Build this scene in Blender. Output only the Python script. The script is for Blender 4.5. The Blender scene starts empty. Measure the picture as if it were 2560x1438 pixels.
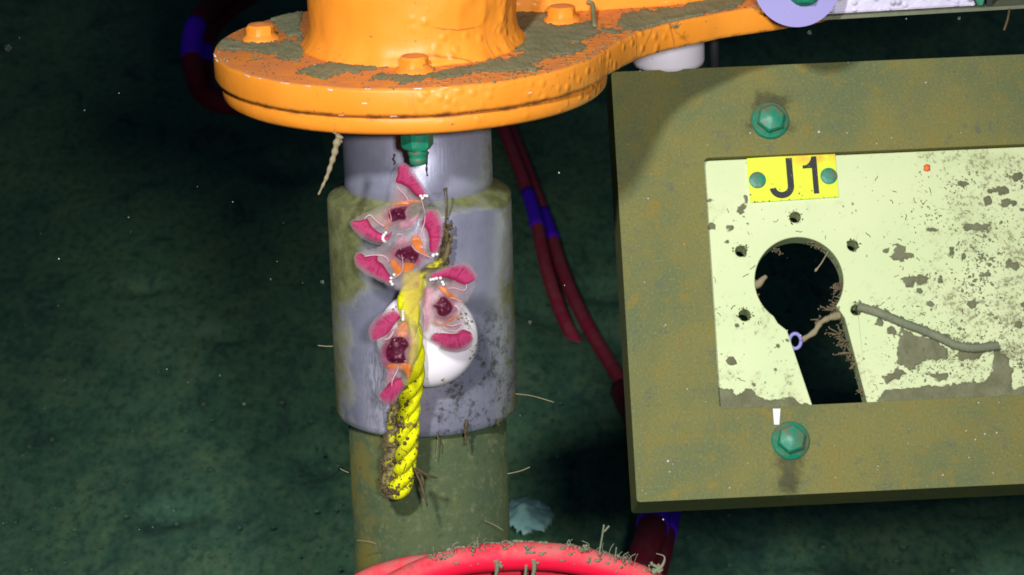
import bpy, bmesh, math, random
import numpy as np
from mathutils import Vector, Matrix, noise
random.seed(7)
rng = np.random.default_rng(11)

# ------------------------------------------------------------------ camera, world, lamps, exposure
scene = bpy.context.scene
FPX = 11000.0                      # focal length in pixels of the 2560 wide photograph
PITCH, ROLL = math.radians(16), math.radians(1.8)
F = np.array([0, math.cos(PITCH), -math.sin(PITCH)])
R0 = np.array([1.0, 0, 0]); U0 = np.array([0, math.sin(PITCH), math.cos(PITCH)])
RI = math.cos(ROLL) * R0 - math.sin(ROLL) * U0
UP = math.cos(ROLL) * U0 + math.sin(ROLL) * R0
def ray(px, py): return F + ((px - 1280) * RI - (py - 719) * UP) / FPX
CAM = np.array([0, 0, .9]) - 4.81 * ray(1058, 765)
def at_y(px, py, Y):               # point of the vertical plane y = Y seen at a pixel
    d = ray(px, py); return CAM + d * (Y - CAM[1]) / d[1]
def at_z(px, py, Z):
    d = ray(px, py); return CAM + d * (Z - CAM[2]) / d[2]

cam_data = bpy.data.cameras.new('camera')
cam = bpy.data.objects.new('camera', cam_data); scene.collection.objects.link(cam)
m = Matrix(((RI[0], UP[0], -F[0], CAM[0]), (RI[1], UP[1], -F[1], CAM[1]), (RI[2], UP[2], -F[2], CAM[2]), (0, 0, 0, 1)))
cam.matrix_world = m
cam_data.sensor_width = 36; cam_data.lens = 36 * FPX / 2560
cam_data.clip_start = .05; cam_data.clip_end = 300
cam_data.dof.use_dof = True; cam_data.dof.focus_distance = 4.68; cam_data.dof.aperture_fstop = 18
scene.camera = cam

world = bpy.data.worlds.new('World'); scene.world = world; world.use_nodes = True
bg = world.node_tree.nodes['Background']
bg.inputs['Color'].default_value = (.05, .09, .17, 1); bg.inputs['Strength'].default_value = .14

def rov_lamp(name, loc, aim, watt, size, blend, col):
    l = bpy.data.lights.new(name, 'SPOT'); l.energy = watt; l.spot_size = math.radians(size); l.spot_blend = blend
    l.shadow_soft_size = .13; l.color = col
    o = bpy.data.objects.new(name, l); scene.collection.objects.link(o); o.location = loc
    o.rotation_euler = (Vector(aim) - Vector(loc)).to_track_quat('-Z', 'Y').to_euler()
    o['kind'] = 'helper'
    return o
rov_lamp('vehicle_lamp', (-.65, -3.7, 3.3), (.1, 0, .85), 700, 29, 1.0, (1, .97, .96))
rov_lamp('vehicle_lamp', (.45, -4.6, 2.35), (.1, 0, .85), 640, 29, 1.0, (1, .97, .98))
vs = scene.view_settings
vs.view_transform = 'Standard'; vs.look = 'None'; vs.exposure = 0; vs.gamma = 1; vs.use_curve_mapping = False
scene.cycles.transparent_max_bounces = 24
scene.cycles.max_bounces = 6
scene.cycles.filter_width = 1.7
scene.cycles.use_denoising = True

# ------------------------------------------------------------------ node helpers
class NT:
    def __init__(s, name):
        s.m = bpy.data.materials.new(name); s.m.use_nodes = True
        s.t = s.m.node_tree; s.b = s.t.nodes['Principled BSDF']; s.out = s.t.nodes['Material Output']
        s.tc = s.t.nodes.new('ShaderNodeTexCoord')
        s.co = s.tc.outputs['Object']
    def put(s, sock, v):
        if isinstance(v, (int, float)): sock.default_value = v
        elif isinstance(v, tuple): sock.default_value = v if len(v) == 4 or len(sock.default_value) == 3 else (*v, 1)
        else: s.t.links.new(v, sock)
    def scaled(s, v):
        n = s.t.nodes.new('ShaderNodeVectorMath'); n.operation = 'MULTIPLY'
        s.t.links.new(s.co, n.inputs[0]); n.inputs[1].default_value = v; return n.outputs[0]
    def noise(s, sc, det=4, rough=.55, co=None, dist=0):
        n = s.t.nodes.new('ShaderNodeTexNoise'); n.inputs['Scale'].default_value = sc; n.inputs['Detail'].default_value = det
        n.inputs['Roughness'].default_value = rough; n.inputs['Distortion'].default_value = dist
        s.t.links.new(co or s.co, n.inputs['Vector']); return n.outputs['Fac']
    def vor(s, sc, co=None, feat='F1'):
        n = s.t.nodes.new('ShaderNodeTexVoronoi'); n.inputs['Scale'].default_value = sc; n.feature = feat
        s.t.links.new(co or s.co, n.inputs['Vector']); return n.outputs['Distance']
    def ramp(s, v, a, b, lo=0.0, hi=1.0):
        n = s.t.nodes.new('ShaderNodeMapRange'); n.interpolation_type = 'SMOOTHSTEP'; n.clamp = True
        s.put(n.inputs['Value'], v)
        n.inputs['From Min'].default_value = a; n.inputs['From Max'].default_value = b
        n.inputs['To Min'].default_value = lo; n.inputs['To Max'].default_value = hi
        return n.outputs['Result']
    def math(s, op, a, b=0.0):
        n = s.t.nodes.new('ShaderNodeMath'); n.operation = op; s.put(n.inputs[0], a); s.put(n.inputs[1], b); return n.outputs[0]
    def add(s, a, b): return s.math('ADD', a, b)
    def mul(s, a, b): return s.math('MULTIPLY', a, b)
    def mix(s, f, a, b):
        n = s.t.nodes.new('ShaderNodeMix'); n.data_type = 'RGBA'; s.put(n.inputs[0], f); s.put(n.inputs[6], a); s.put(n.inputs[7], b)
        return n.outputs[2]
    def xyz(s, geo=False):
        n = s.t.nodes.new('ShaderNodeSeparateXYZ')
        if geo:
            g = s.t.nodes.new('ShaderNodeNewGeometry'); s.t.links.new(g.outputs['Normal'], n.inputs[0])
        else: s.t.links.new(s.co, n.inputs[0])
        return n.outputs
    def attr(s, name):
        n = s.t.nodes.new('ShaderNodeAttribute'); n.attribute_name = name; return n
    def bump(s, h, strength, dist=.002):
        n = s.t.nodes.new('ShaderNodeBump'); n.inputs['Strength'].default_value = strength; n.inputs['Distance'].default_value = dist
        s.put(n.inputs['Height'], h); s.t.links.new(n.outputs[0], s.b.inputs['Normal'])
    def fin(s, col=None, rough=.6, metal=0, spec=.4, **k):
        if col is not None: s.put(s.b.inputs['Base Color'], col)
        s.put(s.b.inputs['Roughness'], rough); s.put(s.b.inputs['Metallic'], metal)
        s.put(s.b.inputs['Specular IOR Level'], spec)
        for a, v in k.items(): s.put(s.b.inputs[a.replace('_', ' ')], v)
        return s.m
M = {}

# seabed mud
n = NT('seabed_mud'); sc_ = n.scaled((1, .34, 1)); a = n.noise(2.2, 5, .55, sc_); b = n.noise(11, 8, .72, sc_, .6); c = n.noise(75, 5, .7, sc_)
col = n.mix(n.ramp(a, .35, .65), (.085, .225, .145), (.15, .34, .175))
col = n.mix(n.ramp(b, .42, .7), col, (.20, .36, .18)); col = n.mix(n.ramp(b, .46, .30), col, (.055, .12, .10)); col = n.mix(n.mul(n.ramp(c, .54, .34), .7), col, (.05, .12, .09)); col = n.mix(n.mul(n.ramp(c, .55, .75), .6), col, (.24, .42, .22))
n.bump(n.add(n.mul(b, .7), n.mul(c, .3)), .5, .012); M['mud'] = n.fin(col, .95, spec=.05)

# orange paint
def orange_mat(name, blister):
    n = NT(name); z = n.xyz(); nz = n.xyz(True)[2]
    a = n.noise(9, 5); b = n.noise(60, 4); c = n.noise(30, 6, .7)
    col = n.mix(n.ramp(a, .3, .7), (.85, .285, .022), (.90, .325, .032))
    film = n.mul(n.ramp(nz, .55, .92), n.ramp(c, .28, .60, .25, .8))
    col = n.mix(film, col, (.56, .19, .065))
    speck = n.add(n.ramp(n.noise(140, 3, .6), .68, .74), n.mul(n.ramp(n.noise(45, 8, .8), .64, .70), .8))
    col = n.mix(n.mul(speck, .75), col, (.16, .10, .05))
    gz = n.math('ABSOLUTE', n.add(z[2], -.0215)); dirt = n.mul(n.ramp(gz, .0065, .001), n.ramp(n.noise(38, 5, .7), .42, .62)); col = n.mix(n.mul(dirt, .8), col, (.16, .06, .02))
    run = n.mul(n.ramp(n.noise(1, 4, .6, n.scaled((90, 90, 14))), .60, .72), n.ramp(n.noise(8, 3), .45, .62)); col = n.mix(n.mul(run, .45), col, (.42, .12, .02))
    scr = n.mul(n.ramp(n.noise(1, 2, .5, n.scaled((60, 60, 480)), .4), .70, .74), n.ramp(n.noise(13, 2), .56, .62)); col = n.mix(n.mul(scr, .7), col, (.75, .62, .45))
    crack = n.mul(n.ramp(n.vor(11, feat='DISTANCE_TO_EDGE'), .012, .002), n.ramp(n.noise(6, 2), .55, .63))
    col = n.mix(n.mul(crack, .6), col, (.25, .09, .03))
    h = n.add(n.mul(n.noise(22, 3), .5), n.mul(n.ramp(n.vor(blister), .0, .5, 1, 0), n.ramp(n.noise(7, 2), .45, .62)))
    n.bump(n.add(h, n.mul(b, .25)), .4, .004)
    return n.fin(col, n.ramp(film, 0, 1, .42, .85), spec=.35)
M['orange'] = orange_mat('orange_paint', 75)
n = NT('white_primer_chip'); M['chip'] = n.fin((.72, .72, .70), .6)
n = NT('dark_gap'); M['gap'] = n.fin((.05, .018, .008), .9, spec=.1)

# grey green sediment
def sediment(name, c1, c2, c3, thin=False):
    n = NT(name); a = n.noise(40, 5, .65); b = n.noise(260, 4, .7)
    col = n.mix(n.ramp(a, .3, .7), c1, c2); col = n.mix(n.ramp(b, .62, .72), col, c3)
    n.bump(n.add(a, n.mul(b, .6)), .45, .002)
    if thin: n.put(n.b.inputs['Alpha'], n.ramp(n.add(n.mul(n.attr('cover').outputs['Fac'], .8), n.mul(b, .5)), .2, .85))
    return n.fin(col, 1, spec=.03)
M['silt'] = sediment('silt', (.19, .205, .115), (.26, .26, .15), (.09, .09, .05))
M['silt_grey'] = sediment('grey_silt', (.16, .18, .12), (.21, .23, .15), (.09, .10, .07))
M['silt_thin'] = sediment('thin_silt', (.19, .205, .115), (.26, .26, .15), (.09, .09, .05), True)
M['grey_thin'] = sediment('thin_grey_silt', (.13, .135, .075), (.19, .20, .12), (.08, .08, .045), True)
M['tan'] = sediment('tan_growth', (.22, .19, .11), (.30, .26, .16), (.12, .1, .06))
M['brown_tan'] = sediment('drab_growth', (.13, .105, .065), (.18, .15, .09), (.08, .06, .04))
M['brown'] = sediment('brown_growth', (.08, .06, .035), (.13, .10, .05), (.04, .03, .02))

# steel of the post
def steel_mat(name, kind):
    n = NT(name); x, y, z = n.xyz()
    n1 = n.noise(16, 6, .62); n2 = n.noise(55, 6, .7); n3 = n.noise(190, 4, .7)
    str_ = n.noise(1, 3, .5, n.scaled((420, 420, 16)))
    base = n.mix(n.ramp(n1, .3, .7), (.33, .345, .47), (.48, .495, .635))
    base = n.mix(n.ramp(n3, .6, .95), base, (.22, .23, .32))
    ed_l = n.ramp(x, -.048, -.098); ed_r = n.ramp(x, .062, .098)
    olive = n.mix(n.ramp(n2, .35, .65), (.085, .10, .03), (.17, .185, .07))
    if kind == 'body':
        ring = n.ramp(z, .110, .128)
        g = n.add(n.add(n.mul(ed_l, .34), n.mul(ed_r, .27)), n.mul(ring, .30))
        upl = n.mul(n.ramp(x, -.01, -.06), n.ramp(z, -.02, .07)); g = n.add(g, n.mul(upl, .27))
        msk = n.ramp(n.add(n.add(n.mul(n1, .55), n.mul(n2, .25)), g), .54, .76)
        # pale scratches with the lamp's highlight painted into their colour
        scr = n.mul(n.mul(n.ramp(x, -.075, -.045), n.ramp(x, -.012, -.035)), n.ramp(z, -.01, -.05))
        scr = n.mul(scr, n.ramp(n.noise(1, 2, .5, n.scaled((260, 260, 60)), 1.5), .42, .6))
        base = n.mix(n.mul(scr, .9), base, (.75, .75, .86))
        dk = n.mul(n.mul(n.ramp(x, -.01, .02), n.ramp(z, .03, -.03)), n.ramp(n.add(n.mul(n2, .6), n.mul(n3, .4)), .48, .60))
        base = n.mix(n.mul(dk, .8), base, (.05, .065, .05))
        msk2 = n.mul(n.ramp(n.add(n.mul(n2, .5), n.mul(n1, .5)), .48, .6), n.mul(n.ramp(x, .01, .05), n.ramp(z, .05, -.06)))
        base = n.mix(n.mul(msk2, .55), base, (.10, .16, .13))
    else:
        msk = n.ramp(n.add(n.add(n.mul(n1, .6), n.mul(n2, .3)), n.mul(n.add(ed_l, n.ramp(x, .05, .08)), .3)), .70, .84)
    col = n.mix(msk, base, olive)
    n.bump(n.add(n.mul(str_, .35), n.add(n.mul(n3, .3), n.mul(msk, .5))), .35, .0015)
    return n.fin(col, n.ramp(msk, 0, 1, .31 if kind == 'body' else .48, .85), n.ramp(msk, 0, 1, .55, 0), .5)
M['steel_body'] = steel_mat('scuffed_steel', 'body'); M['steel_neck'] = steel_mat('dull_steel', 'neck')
n = NT('green_painted_pipe'); n1 = n.noise(13, 6, .65); n2 = n.noise(120, 5, .7); x, y, z = n.xyz()
col = n.mix(n.ramp(n1, .3, .68), (.05, .08, .042), (.08, .105, .04)); col = n.mix(n.ramp(n2, .5, .72), col, (.12, .14, .075))
col = n.mix(n.mul(n.ramp(x, -.035, -.075), n.ramp(n1, .4, .6)), col, (.13, .12, .03)); col = n.mix(n.ramp(n2, .42, .3), col, (.04, .06, .035))
n.bump(n2, .4, .001); M['pipe'] = n.fin(col, .8, spec=.2)

# plastic, tape, cables
n = NT('white_float_plastic'); s_ = n.ramp(n.noise(150, 3, .6), .74, .78)
M['float'] = n.fin(n.mix(s_, (.93, .90, .98), (.18, .18, .10)), .38, spec=.4)
n = NT('lavender_plastic'); a = n.noise(40, 4)
M['lavender'] = n.fin(n.mix(n.ramp(a, .6, .8), (.27, .25, .56), (.30, .28, .45)), .5)
n = NT('white_lavender_paint'); a = n.noise(45, 5); v = n.vor(90)
n.bump(n.add(n.mul(a, .5), n.mul(n.ramp(v, 0, .45, 1, 0), .6)), 1, .006); M['bar_paint'] = n.fin((.66, .63, .80), .45)
def cable_mat(name, c, dust):
    n = NT(name); nz = n.xyz(True)[2]; a = n.noise(35, 5, .65); b = n.noise(150, 3)
    f_ = n.mul(n.ramp(nz, -.1, .95), n.ramp(n.add(a, n.mul(b, .3)), .45, .85, .1, dust))
    n.bump(b, .2, .001)
    return n.fin(n.mix(f_, c, (.36, .20, .17) if c[0] > .5 else (.12, .09, .08)), n.ramp(f_, 0, 1, .6, .95), spec=.2)
M['red'] = cable_mat('red_cable_sheath', (.82, .008, .045), .7)
M['red_far'] = cable_mat('red_cable_far', (.52, .005, .06), .5)  # far copy of the cable red, its weaker light put into the colour
M['red_shaded'] = cable_mat('shaded_red_cable', (.20, .003, .025), .4)  # copy of the cable red, darkened with the shade put into its colour
n = NT('blue_tape'); M['blue'] = n.fin((.12, .012, 1.0), .5, spec=.2)
# frame and panel
n = NT('olive_frame_coating'); a = n.noise(7, 5, .6); b = n.noise(38, 6, .7); c = n.noise(330, 3, .7)
col = n.mix(n.ramp(a, .35, .65), (.125, .155, .07), (.19, .185, .06)); col = n.mix(n.ramp(b, .5, .7), col, (.215, .175, .045))
col = n.mix(n.ramp(b, .45, .3), col, (.12, .14, .085)); col = n.mix(n.ramp(c, .5, .8), col, (.24, .24, .13)); col = n.mix(n.ramp(c, .45, .2), col, (.09, .10, .045))
n.bump(n.add(n.mul(b, .4), c), .6, .0025); M['frame'] = n.fin(col, .92, spec=.12)
n = NT('pale_panel_plastic'); a = n.noise(8, 4); x, y, z = n.xyz(); b = n.noise(26, 6, .7); c = n.noise(210, 5, .75)
col = n.mix(n.ramp(a, .3, .7), (.53, .635, .335), (.585, .67, .375))
sr = n.add(n.ramp(x, .24, .42, 0, .075), n.ramp(z, .30, .14, 0, .04))
col = n.mix(n.mul(n.ramp(n.add(b, sr), .54, .76), .34), col, (.30, .33, .14))
col = n.mix(n.mul(n.ramp(n.add(n.add(n.mul(c, .7), n.mul(b, .3)), sr), .60, .67), .8), col, (.19, .19, .085))
M['panel'] = n.fin(col, .42, spec=.35, Subsurface_Weight=.0)
n = NT('green_bolt_paint'); a = n.noise(120, 4); nz = n.noise(60, 5, .7)
nn = n.xyz(True)[2]; col = n.mix(n.ramp(n.add(nz, n.mul(nn, .12)), .48, .64), (.012, .22, .125), (.11, .15, .085)); n.bump(a, .4, .001); M['green'] = n.fin(col, .42)
n = NT('yellow_tag'); x, y, z = n.xyz(); a = n.noise(60, 4)
rust = n.mul(n.ramp(z, .034, .049), n.ramp(x, .03, .07)); rust = n.mul(rust, n.ramp(a, .3, .6))
M['tag'] = n.fin(n.mix(n.mul(rust, .7), (.66, .78, .025), (.68, .30, .02)), .4)
n = NT('black_lettering'); a = n.noise(240, 4, .7); M['black'] = n.fin(n.mix(n.ramp(a, .62, .72), (.012, .012, .016), (.22, .24, .04)), .6)
n = NT('dark_metal'); M['dark'] = n.fin((.02, .022, .025), .7)
n = NT('yellow_rope_fibre'); a = n.noise(70, 5, .7); x, y, z = n.xyz()
col = n.mix(n.ramp(a, .55, .68), (.80, .84, .006), (.24, .21, .03)); col = n.mix(n.ramp(n.noise(30, 3), .35, .6), (.62, .62, .01), col)
n.bump(n.noise(1, 3, .6, n.scaled((420, 420, 130))), .9, .0015); M['rope'] = n.fin(col, .85, spec=.1)
n = NT('silted_rope'); a = n.noise(60, 5, .7)
M['rope_silt'] = n.fin(n.mix(n.ramp(a, .52, .66), (.16, .13, .07), (.62, .60, .02)), .9, spec=.1)
n = NT('snow_flake'); M['snow'] = n.fin((.55, .56, .52), .6)
n = NT('orange_spot'); M['spot'] = n.fin((.75, .16, .04), .6)
# translucent animals
def tissue(name, c, alpha, rim=0.0, soft=True):
    n = NT(name); a = n.noise(90, 4, .6); sf = n.attr('soft').outputs['Fac']
    al = n.mul(alpha, n.ramp(sf, 0, 1)) if soft else n.add(alpha, n.mul(n.ramp(sf, .42, .0), rim))
    al = n.mul(al, n.ramp(a, .2, .8, .85, 1.12))
    col = n.mix(n.ramp(a, .35, .7), c, tuple(min(1, q * 1.2 + .02) for q in c))
    n.put(n.b.inputs['Alpha'], n.math('MINIMUM', al, 1.0))
    return n.fin(col, .4, spec=.3)
M['membrane'] = tissue('clear_tissue', (.48, .40, .40), .15, .14, False)
M['flesh'] = tissue('pink_flesh', (.52, .20, .27), .55)
M['gut'] = tissue('maroon_gut', (.075, .002, .02), .95)
M['orange_flesh'] = tissue('amber_tissue', (.62, .17, .015), .72)
M['filament'] = tissue('pale_filament', (.66, .43, .50), .62, 0, False)
M['redspot'] = tissue('red_spot', (.35, .008, .03), .9)
M['halo'] = tissue('magenta_halo', (.32, .05, .13), .55)
M['veil'] = tissue('pink_veil', (.50, .19, .19), .24)
M['sheath'] = tissue('tan_sheath', (.60, .42, .10), .5)
M['clear_sheath'] = tissue('yellow_sheath', (.70, .55, .10), .32)
n = NT('pink_fan_tissue')
u = n.attr('fan_u').outputs['Fac']; v = n.attr('fan_v').outputs['Fac']
wv = n.t.nodes.new('ShaderNodeTexNoise'); wv.inputs['Scale'].default_value = 1; wv.inputs['Detail'].default_value = 4; wv.inputs['Roughness'].default_value = .65
cmb = n.t.nodes.new('ShaderNodeCombineXYZ'); n.put(cmb.inputs[0], n.mul(u, 20)); n.put(cmb.inputs[1], n.mul(v, 2.2)); n.t.links.new(cmb.outputs[0], wv.inputs['Vector'])
vein = n.ramp(wv.outputs['Fac'], .46, .68)
col = n.mix(vein, (.47, .05, .15), (.28, .006, .065)); col = n.mix(n.ramp(v, .0, .30), (.29, .006, .06), col); col = n.mix(n.ramp(v, .55, 1.0), col, (.46, .17, .25))
en = n.mul(n.ramp(u, 0, .07), n.ramp(u, 1.0, .9)); al = n.mul(n.mul(n.ramp(v, .5, 1.0, .95, .0), n.ramp(vein, 0, 1, .85, 1)), n.mul(en, n.ramp(v, 0, .04)))
n.put(n.b.inputs['Alpha'], al); M['fan'] = n.fin(col, .6, spec=.12)

# ------------------------------------------------------------------ mesh helpers
COL = scene.collection
def empty(name, loc, label, cat, group=None, rot=None):
    o = bpy.data.objects.new(name, None); COL.objects.link(o); o.location = loc; o.empty_display_size = .02
    if rot is not None: o.matrix_world = Matrix.Translation(loc) @ rot
    o['label'] = label; o['category'] = cat
    if group: o['group'] = group
    return o
def mk(name, verts, faces, mat, parent=None, smooth=True, local=False, kind=None, label=None, cat=None, group=None):
    """one mesh object; verts are in world space unless local, and are made relative to the parent's base"""
    V = np.asarray([tuple(v) for v in verts], float)
    org = np.zeros(3)
    if not local:
        org = np.array(parent_base(parent)) if parent is not None else V.mean(0)
        V = V - org
    me = bpy.data.meshes.new(name); me.from_pydata(V.tolist(), [], [tuple(f) for f in faces]); me.update()
    if smooth: me.polygons.foreach_set('use_smooth', [True] * len(me.polygons))
    me.materials.append(M[mat] if isinstance(mat, str) else mat)
    o = bpy.data.objects.new(name, me); COL.objects.link(o)
    if parent is not None: o.parent = parent
    elif not local: o.location = org
    if kind: o['kind'] = kind
    if label: o['label'] = label
    if cat: o['category'] = cat
    if group: o['group'] = group
    return o
def parent_base(p):
    b = Vector((0, 0, 0))
    while p is not None:
        b += p.location; p = p.parent
    return b
def autosmooth(o, deg=35):
    me = o.data; bm = bmesh.new(); bm.from_mesh(me)
    bmesh.ops.recalc_face_normals(bm, faces=bm.faces)
    for e in bm.edges:
        e.smooth = not (len(e.link_faces) == 2 and e.calc_face_angle(0) > math.radians(deg))
    bm.to_mesh(me); bm.free(); return o
def bevel(o, w, seg=2):
    md = o.modifiers.new('bevel', 'BEVEL'); md.width = w; md.segments = seg; md.limit_method = 'ANGLE'; md.angle_limit = math.radians(40)
    return o
def lathe(profile, cx, cy, n=96, jitter=None):
    V, Fc = [], []
    for k, (r, z) in enumerate(profile):
        for i in range(n):
            a = 2 * math.pi * i / n
            rr, zz = (r, z) if jitter is None else jitter(r, z, a, k)
            V.append((cx + rr * math.cos(a), cy + rr * math.sin(a), zz))
    for k in range(len(profile) - 1):
        for i in range(n):
            j = (i + 1) % n; Fc.append((k * n + i, k * n + j, (k + 1) * n + j, (k + 1) * n + i))
    Fc.append(tuple(range(n))[::-1]); Fc.append(tuple(range((len(profile) - 1) * n, len(profile) * n)))
    return V, Fc
def smooth_path(P, per=8):
    P = [np.asarray(p, float) for p in P]; out = []
    for i in range(len(P) - 1):
        p0 = P[max(i - 1, 0)]; p1 = P[i]; p2 = P[i + 1]; p3 = P[min(i + 2, len(P) - 1)]
        for k in range(per):
            t = k / per
            out.append(.5 * ((2 * p1) + (-p0 + p2) * t + (2 * p0 - 5 * p1 + 4 * p2 - p3) * t * t + (-p0 + 3 * p1 - 3 * p2 + p3) * t ** 3))
    out.append(P[-1]); return np.array(out)
def frames(P):
    T = np.gradient(P, axis=0); T /= np.linalg.norm(T, axis=1)[:, None] + 1e-12
    nrm = np.cross(T[0], (0, 1, 0)); 
    if np.linalg.norm(nrm) < 1e-3: nrm = np.cross(T[0], (1, 0, 0))
    nrm /= np.linalg.norm(nrm); Ns = []
    for t in T:
        nrm = nrm - t * (nrm @ t); nrm /= np.linalg.norm(nrm); Ns.append(nrm.copy())
    Ns = np.array(Ns); return T, Ns, np.cross(T, Ns)
def tube(P, r, sides=10, cap=True, base=0):
    P = np.asarray(P, float); T, Nn, B = frames(P); k = len(P)
    r = np.full(k, r) if np.isscalar(r) else np.asarray(r)
    V, Fc = [], []
    for i in range(k):
        for s in range(sides):
            a = 2 * math.pi * s / sides; V.append(P[i] + r[i] * (math.cos(a) * Nn[i] + math.sin(a) * B[i]))
    for i in range(k - 1):
        for s in range(sides):
            t = (s + 1) % sides
            Fc.append((base + i * sides + s, base + i * sides + t, base + (i + 1) * sides + t, base + (i + 1) * sides + s))
    if cap: Fc.append(tuple(base + s for s in range(sides))[::-1]); Fc.append(tuple(base + (k - 1) * sides + s for s in range(sides)))
    return V, Fc
class Bag:                                        # several small pieces gathered into one stuff part
    def __init__(s): s.V = []; s.F = []
    def tube(s, P, r, sides=5):
        v, f = tube(P, r, sides, base=len(s.V)); s.V += [tuple(q) for q in v]; s.F += f
    def lump(s, c, r, squash=(1, 1, 1), rough=.3):
        b = len(s.V); t = (1 + 5 ** .5) / 2
        ico = [(-1, t, 0), (1, t, 0), (-1, -t, 0), (1, -t, 0), (0, -1, t), (0, 1, t), (0, -1, -t), (0, 1, -t), (t, 0, -1), (t, 0, 1), (-t, 0, -1), (-t, 0, 1)]
        fc = [(0, 11, 5), (0, 5, 1), (0, 1, 7), (0, 7, 10), (0, 10, 11), (1, 5, 9), (5, 11, 4), (11, 10, 2), (10, 7, 6), (7, 1, 8), (3, 9, 4), (3, 4, 2), (3, 2, 6), (3, 6, 8), (3, 8, 9), (4, 9, 5), (2, 4, 11), (6, 2, 10), (8, 6, 7), (9, 8, 1)]
        for q in ico:
            k = r / 1.9 * random.uniform(1 - rough, 1 + rough); s.V.append(tuple(c[i] + q[i] * k * squash[i] for i in range(3)))
        s.F += [tuple(b + i for i in f) for f in fc]
def prism(outer, holes, z0, z1, to3):
    """flat plate with holes: loops of (u,v); to3(u,v,w) gives the 3-D point"""
    bm = bmesh.new(); loops = []
    for L in [outer] + holes:
        vs_ = [bm.verts.new(Vector((u, v, 0))) for u, v in L]
        loops.append([bm.edges.new((vs_[i], vs_[(i + 1) % len(vs_)])) for i in range(len(vs_))])
    bmesh.ops.triangle_fill(bm, use_beauty=True, use_dissolve=False, edges=[e for L in loops for e in L], normal=(0, 0, 1))
    base = [f for f in bm.faces]
    ex = bmesh.ops.extrude_face_region(bm, geom=base)
    for v in [g for g in ex['geom'] if isinstance(g, bmesh.types.BMVert)]: v.co.z = 1
    bmesh.ops.recalc_face_normals(bm, faces=bm.faces)
    bm.verts.index_update()
    V = [to3(v.co.x, v.co.y, z0 if v.co.z < .5 else z1) for v in bm.verts]; Fc = [[v.index for v in f.verts] for f in bm.faces]
    bm.free(); return V, Fc
def box(c, h):
    V = [(c[0] + sx * h[0], c[1] + sy * h[1], c[2] + sz * h[2]) for sz in (-1, 1) for sy in (-1, 1) for sx in (-1, 1)]
    return V, [(0, 2, 3, 1), (4, 5, 7, 6), (0, 1, 5, 4), (2, 6, 7, 3), (0, 4, 6, 2), (1, 3, 7, 5)]
def inside(poly, X, Y):
    poly = np.asarray(poly, float); c = np.zeros(X.shape, bool); j = len(poly) - 1
    for i in range(len(poly)):
        xi, yi = poly[i]; xj, yj = poly[j]
        cond = ((yi > Y) != (yj > Y)) & (X < (xj - xi) * (Y - yi) / (yj - yi + 1e-12) + xi); c ^= cond; j = i
    return c
def edge_dist(poly, X, Y):
    poly = np.asarray(poly, float); d = np.full(X.shape, 1e9)
    for i in range(len(poly)):
        a = poly[i]; b = poly[(i + 1) % len(poly)]; ab = b - a; L = ab @ ab + 1e-12
        t = np.clip(((X - a[0]) * ab[0] + (Y - a[1]) * ab[1]) / L, 0, 1)
        d = np.minimum(d, np.hypot(X - a[0] - t * ab[0], Y - a[1] - t * ab[1]))
    return d
def signed(poly, X, Y):
    d = edge_dist(poly, X, Y); return np.where(inside(poly, X, Y), d, -d)
def fnoise(X, Y, sc, oct=4, seed=0.0):
    out = np.empty(X.size); xf = X.ravel() * sc; yf = Y.ravel() * sc
    for i in range(X.size): out[i] = noise.fractal(Vector((xf[i], yf[i], seed)), .8, 2.1, oct)
    return out.reshape(X.shape)
def crust(name, xs, ys, field, to3, hmax, mat, parent, local=False, keep=None, soft=10.0):
    """raised layer of silt: field>0 is covered; to3(px,py,h) gives the point at height h over the surface"""
    X, Y = np.meshgrid(xs, ys); f = field(X, Y)
    if keep is not None: f = np.where(keep(X, Y), f, -5.0)
    rough = fnoise(X, Y, .11, 3, 9.1)
    h = np.clip(f / soft, -.35, 1.0) * hmax * np.clip(.8 + .4 * rough, .35, 1.4)
    idx = -np.ones(X.shape, int); V = []; Fc = []
    pos = f > 0; ny, nx = X.shape
    any4 = pos[:-1, :-1] | pos[1:, :-1] | pos[:-1, 1:] | pos[1:, 1:]
    for j, i in zip(*np.nonzero(any4)):
        q = []
        for (jj, ii) in ((j, i), (j + 1, i), (j + 1, i + 1), (j, i + 1)):
            if idx[jj, ii] < 0: idx[jj, ii] = len(V); V.append(to3(X[jj, ii], Y[jj, ii], h[jj, ii]))
            q.append(idx[jj, ii])
        Fc.append(q)
    o = mk(name, V, Fc, mat, parent, local=local, kind='stuff')
    cov = np.zeros(len(V)); ok = idx >= 0; cov[idx[ok]] = np.clip(f[ok] / soft, 0, 1)
    at_ = o.data.attributes.new('cover', 'FLOAT', 'POINT'); at_.data.foreach_set('value', cov); return o
def zp(pts, ox, oy, sc): return [(ox + x / sc, oy + y / sc) for x, y in pts]   # crop coordinates to photo pixels

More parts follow.
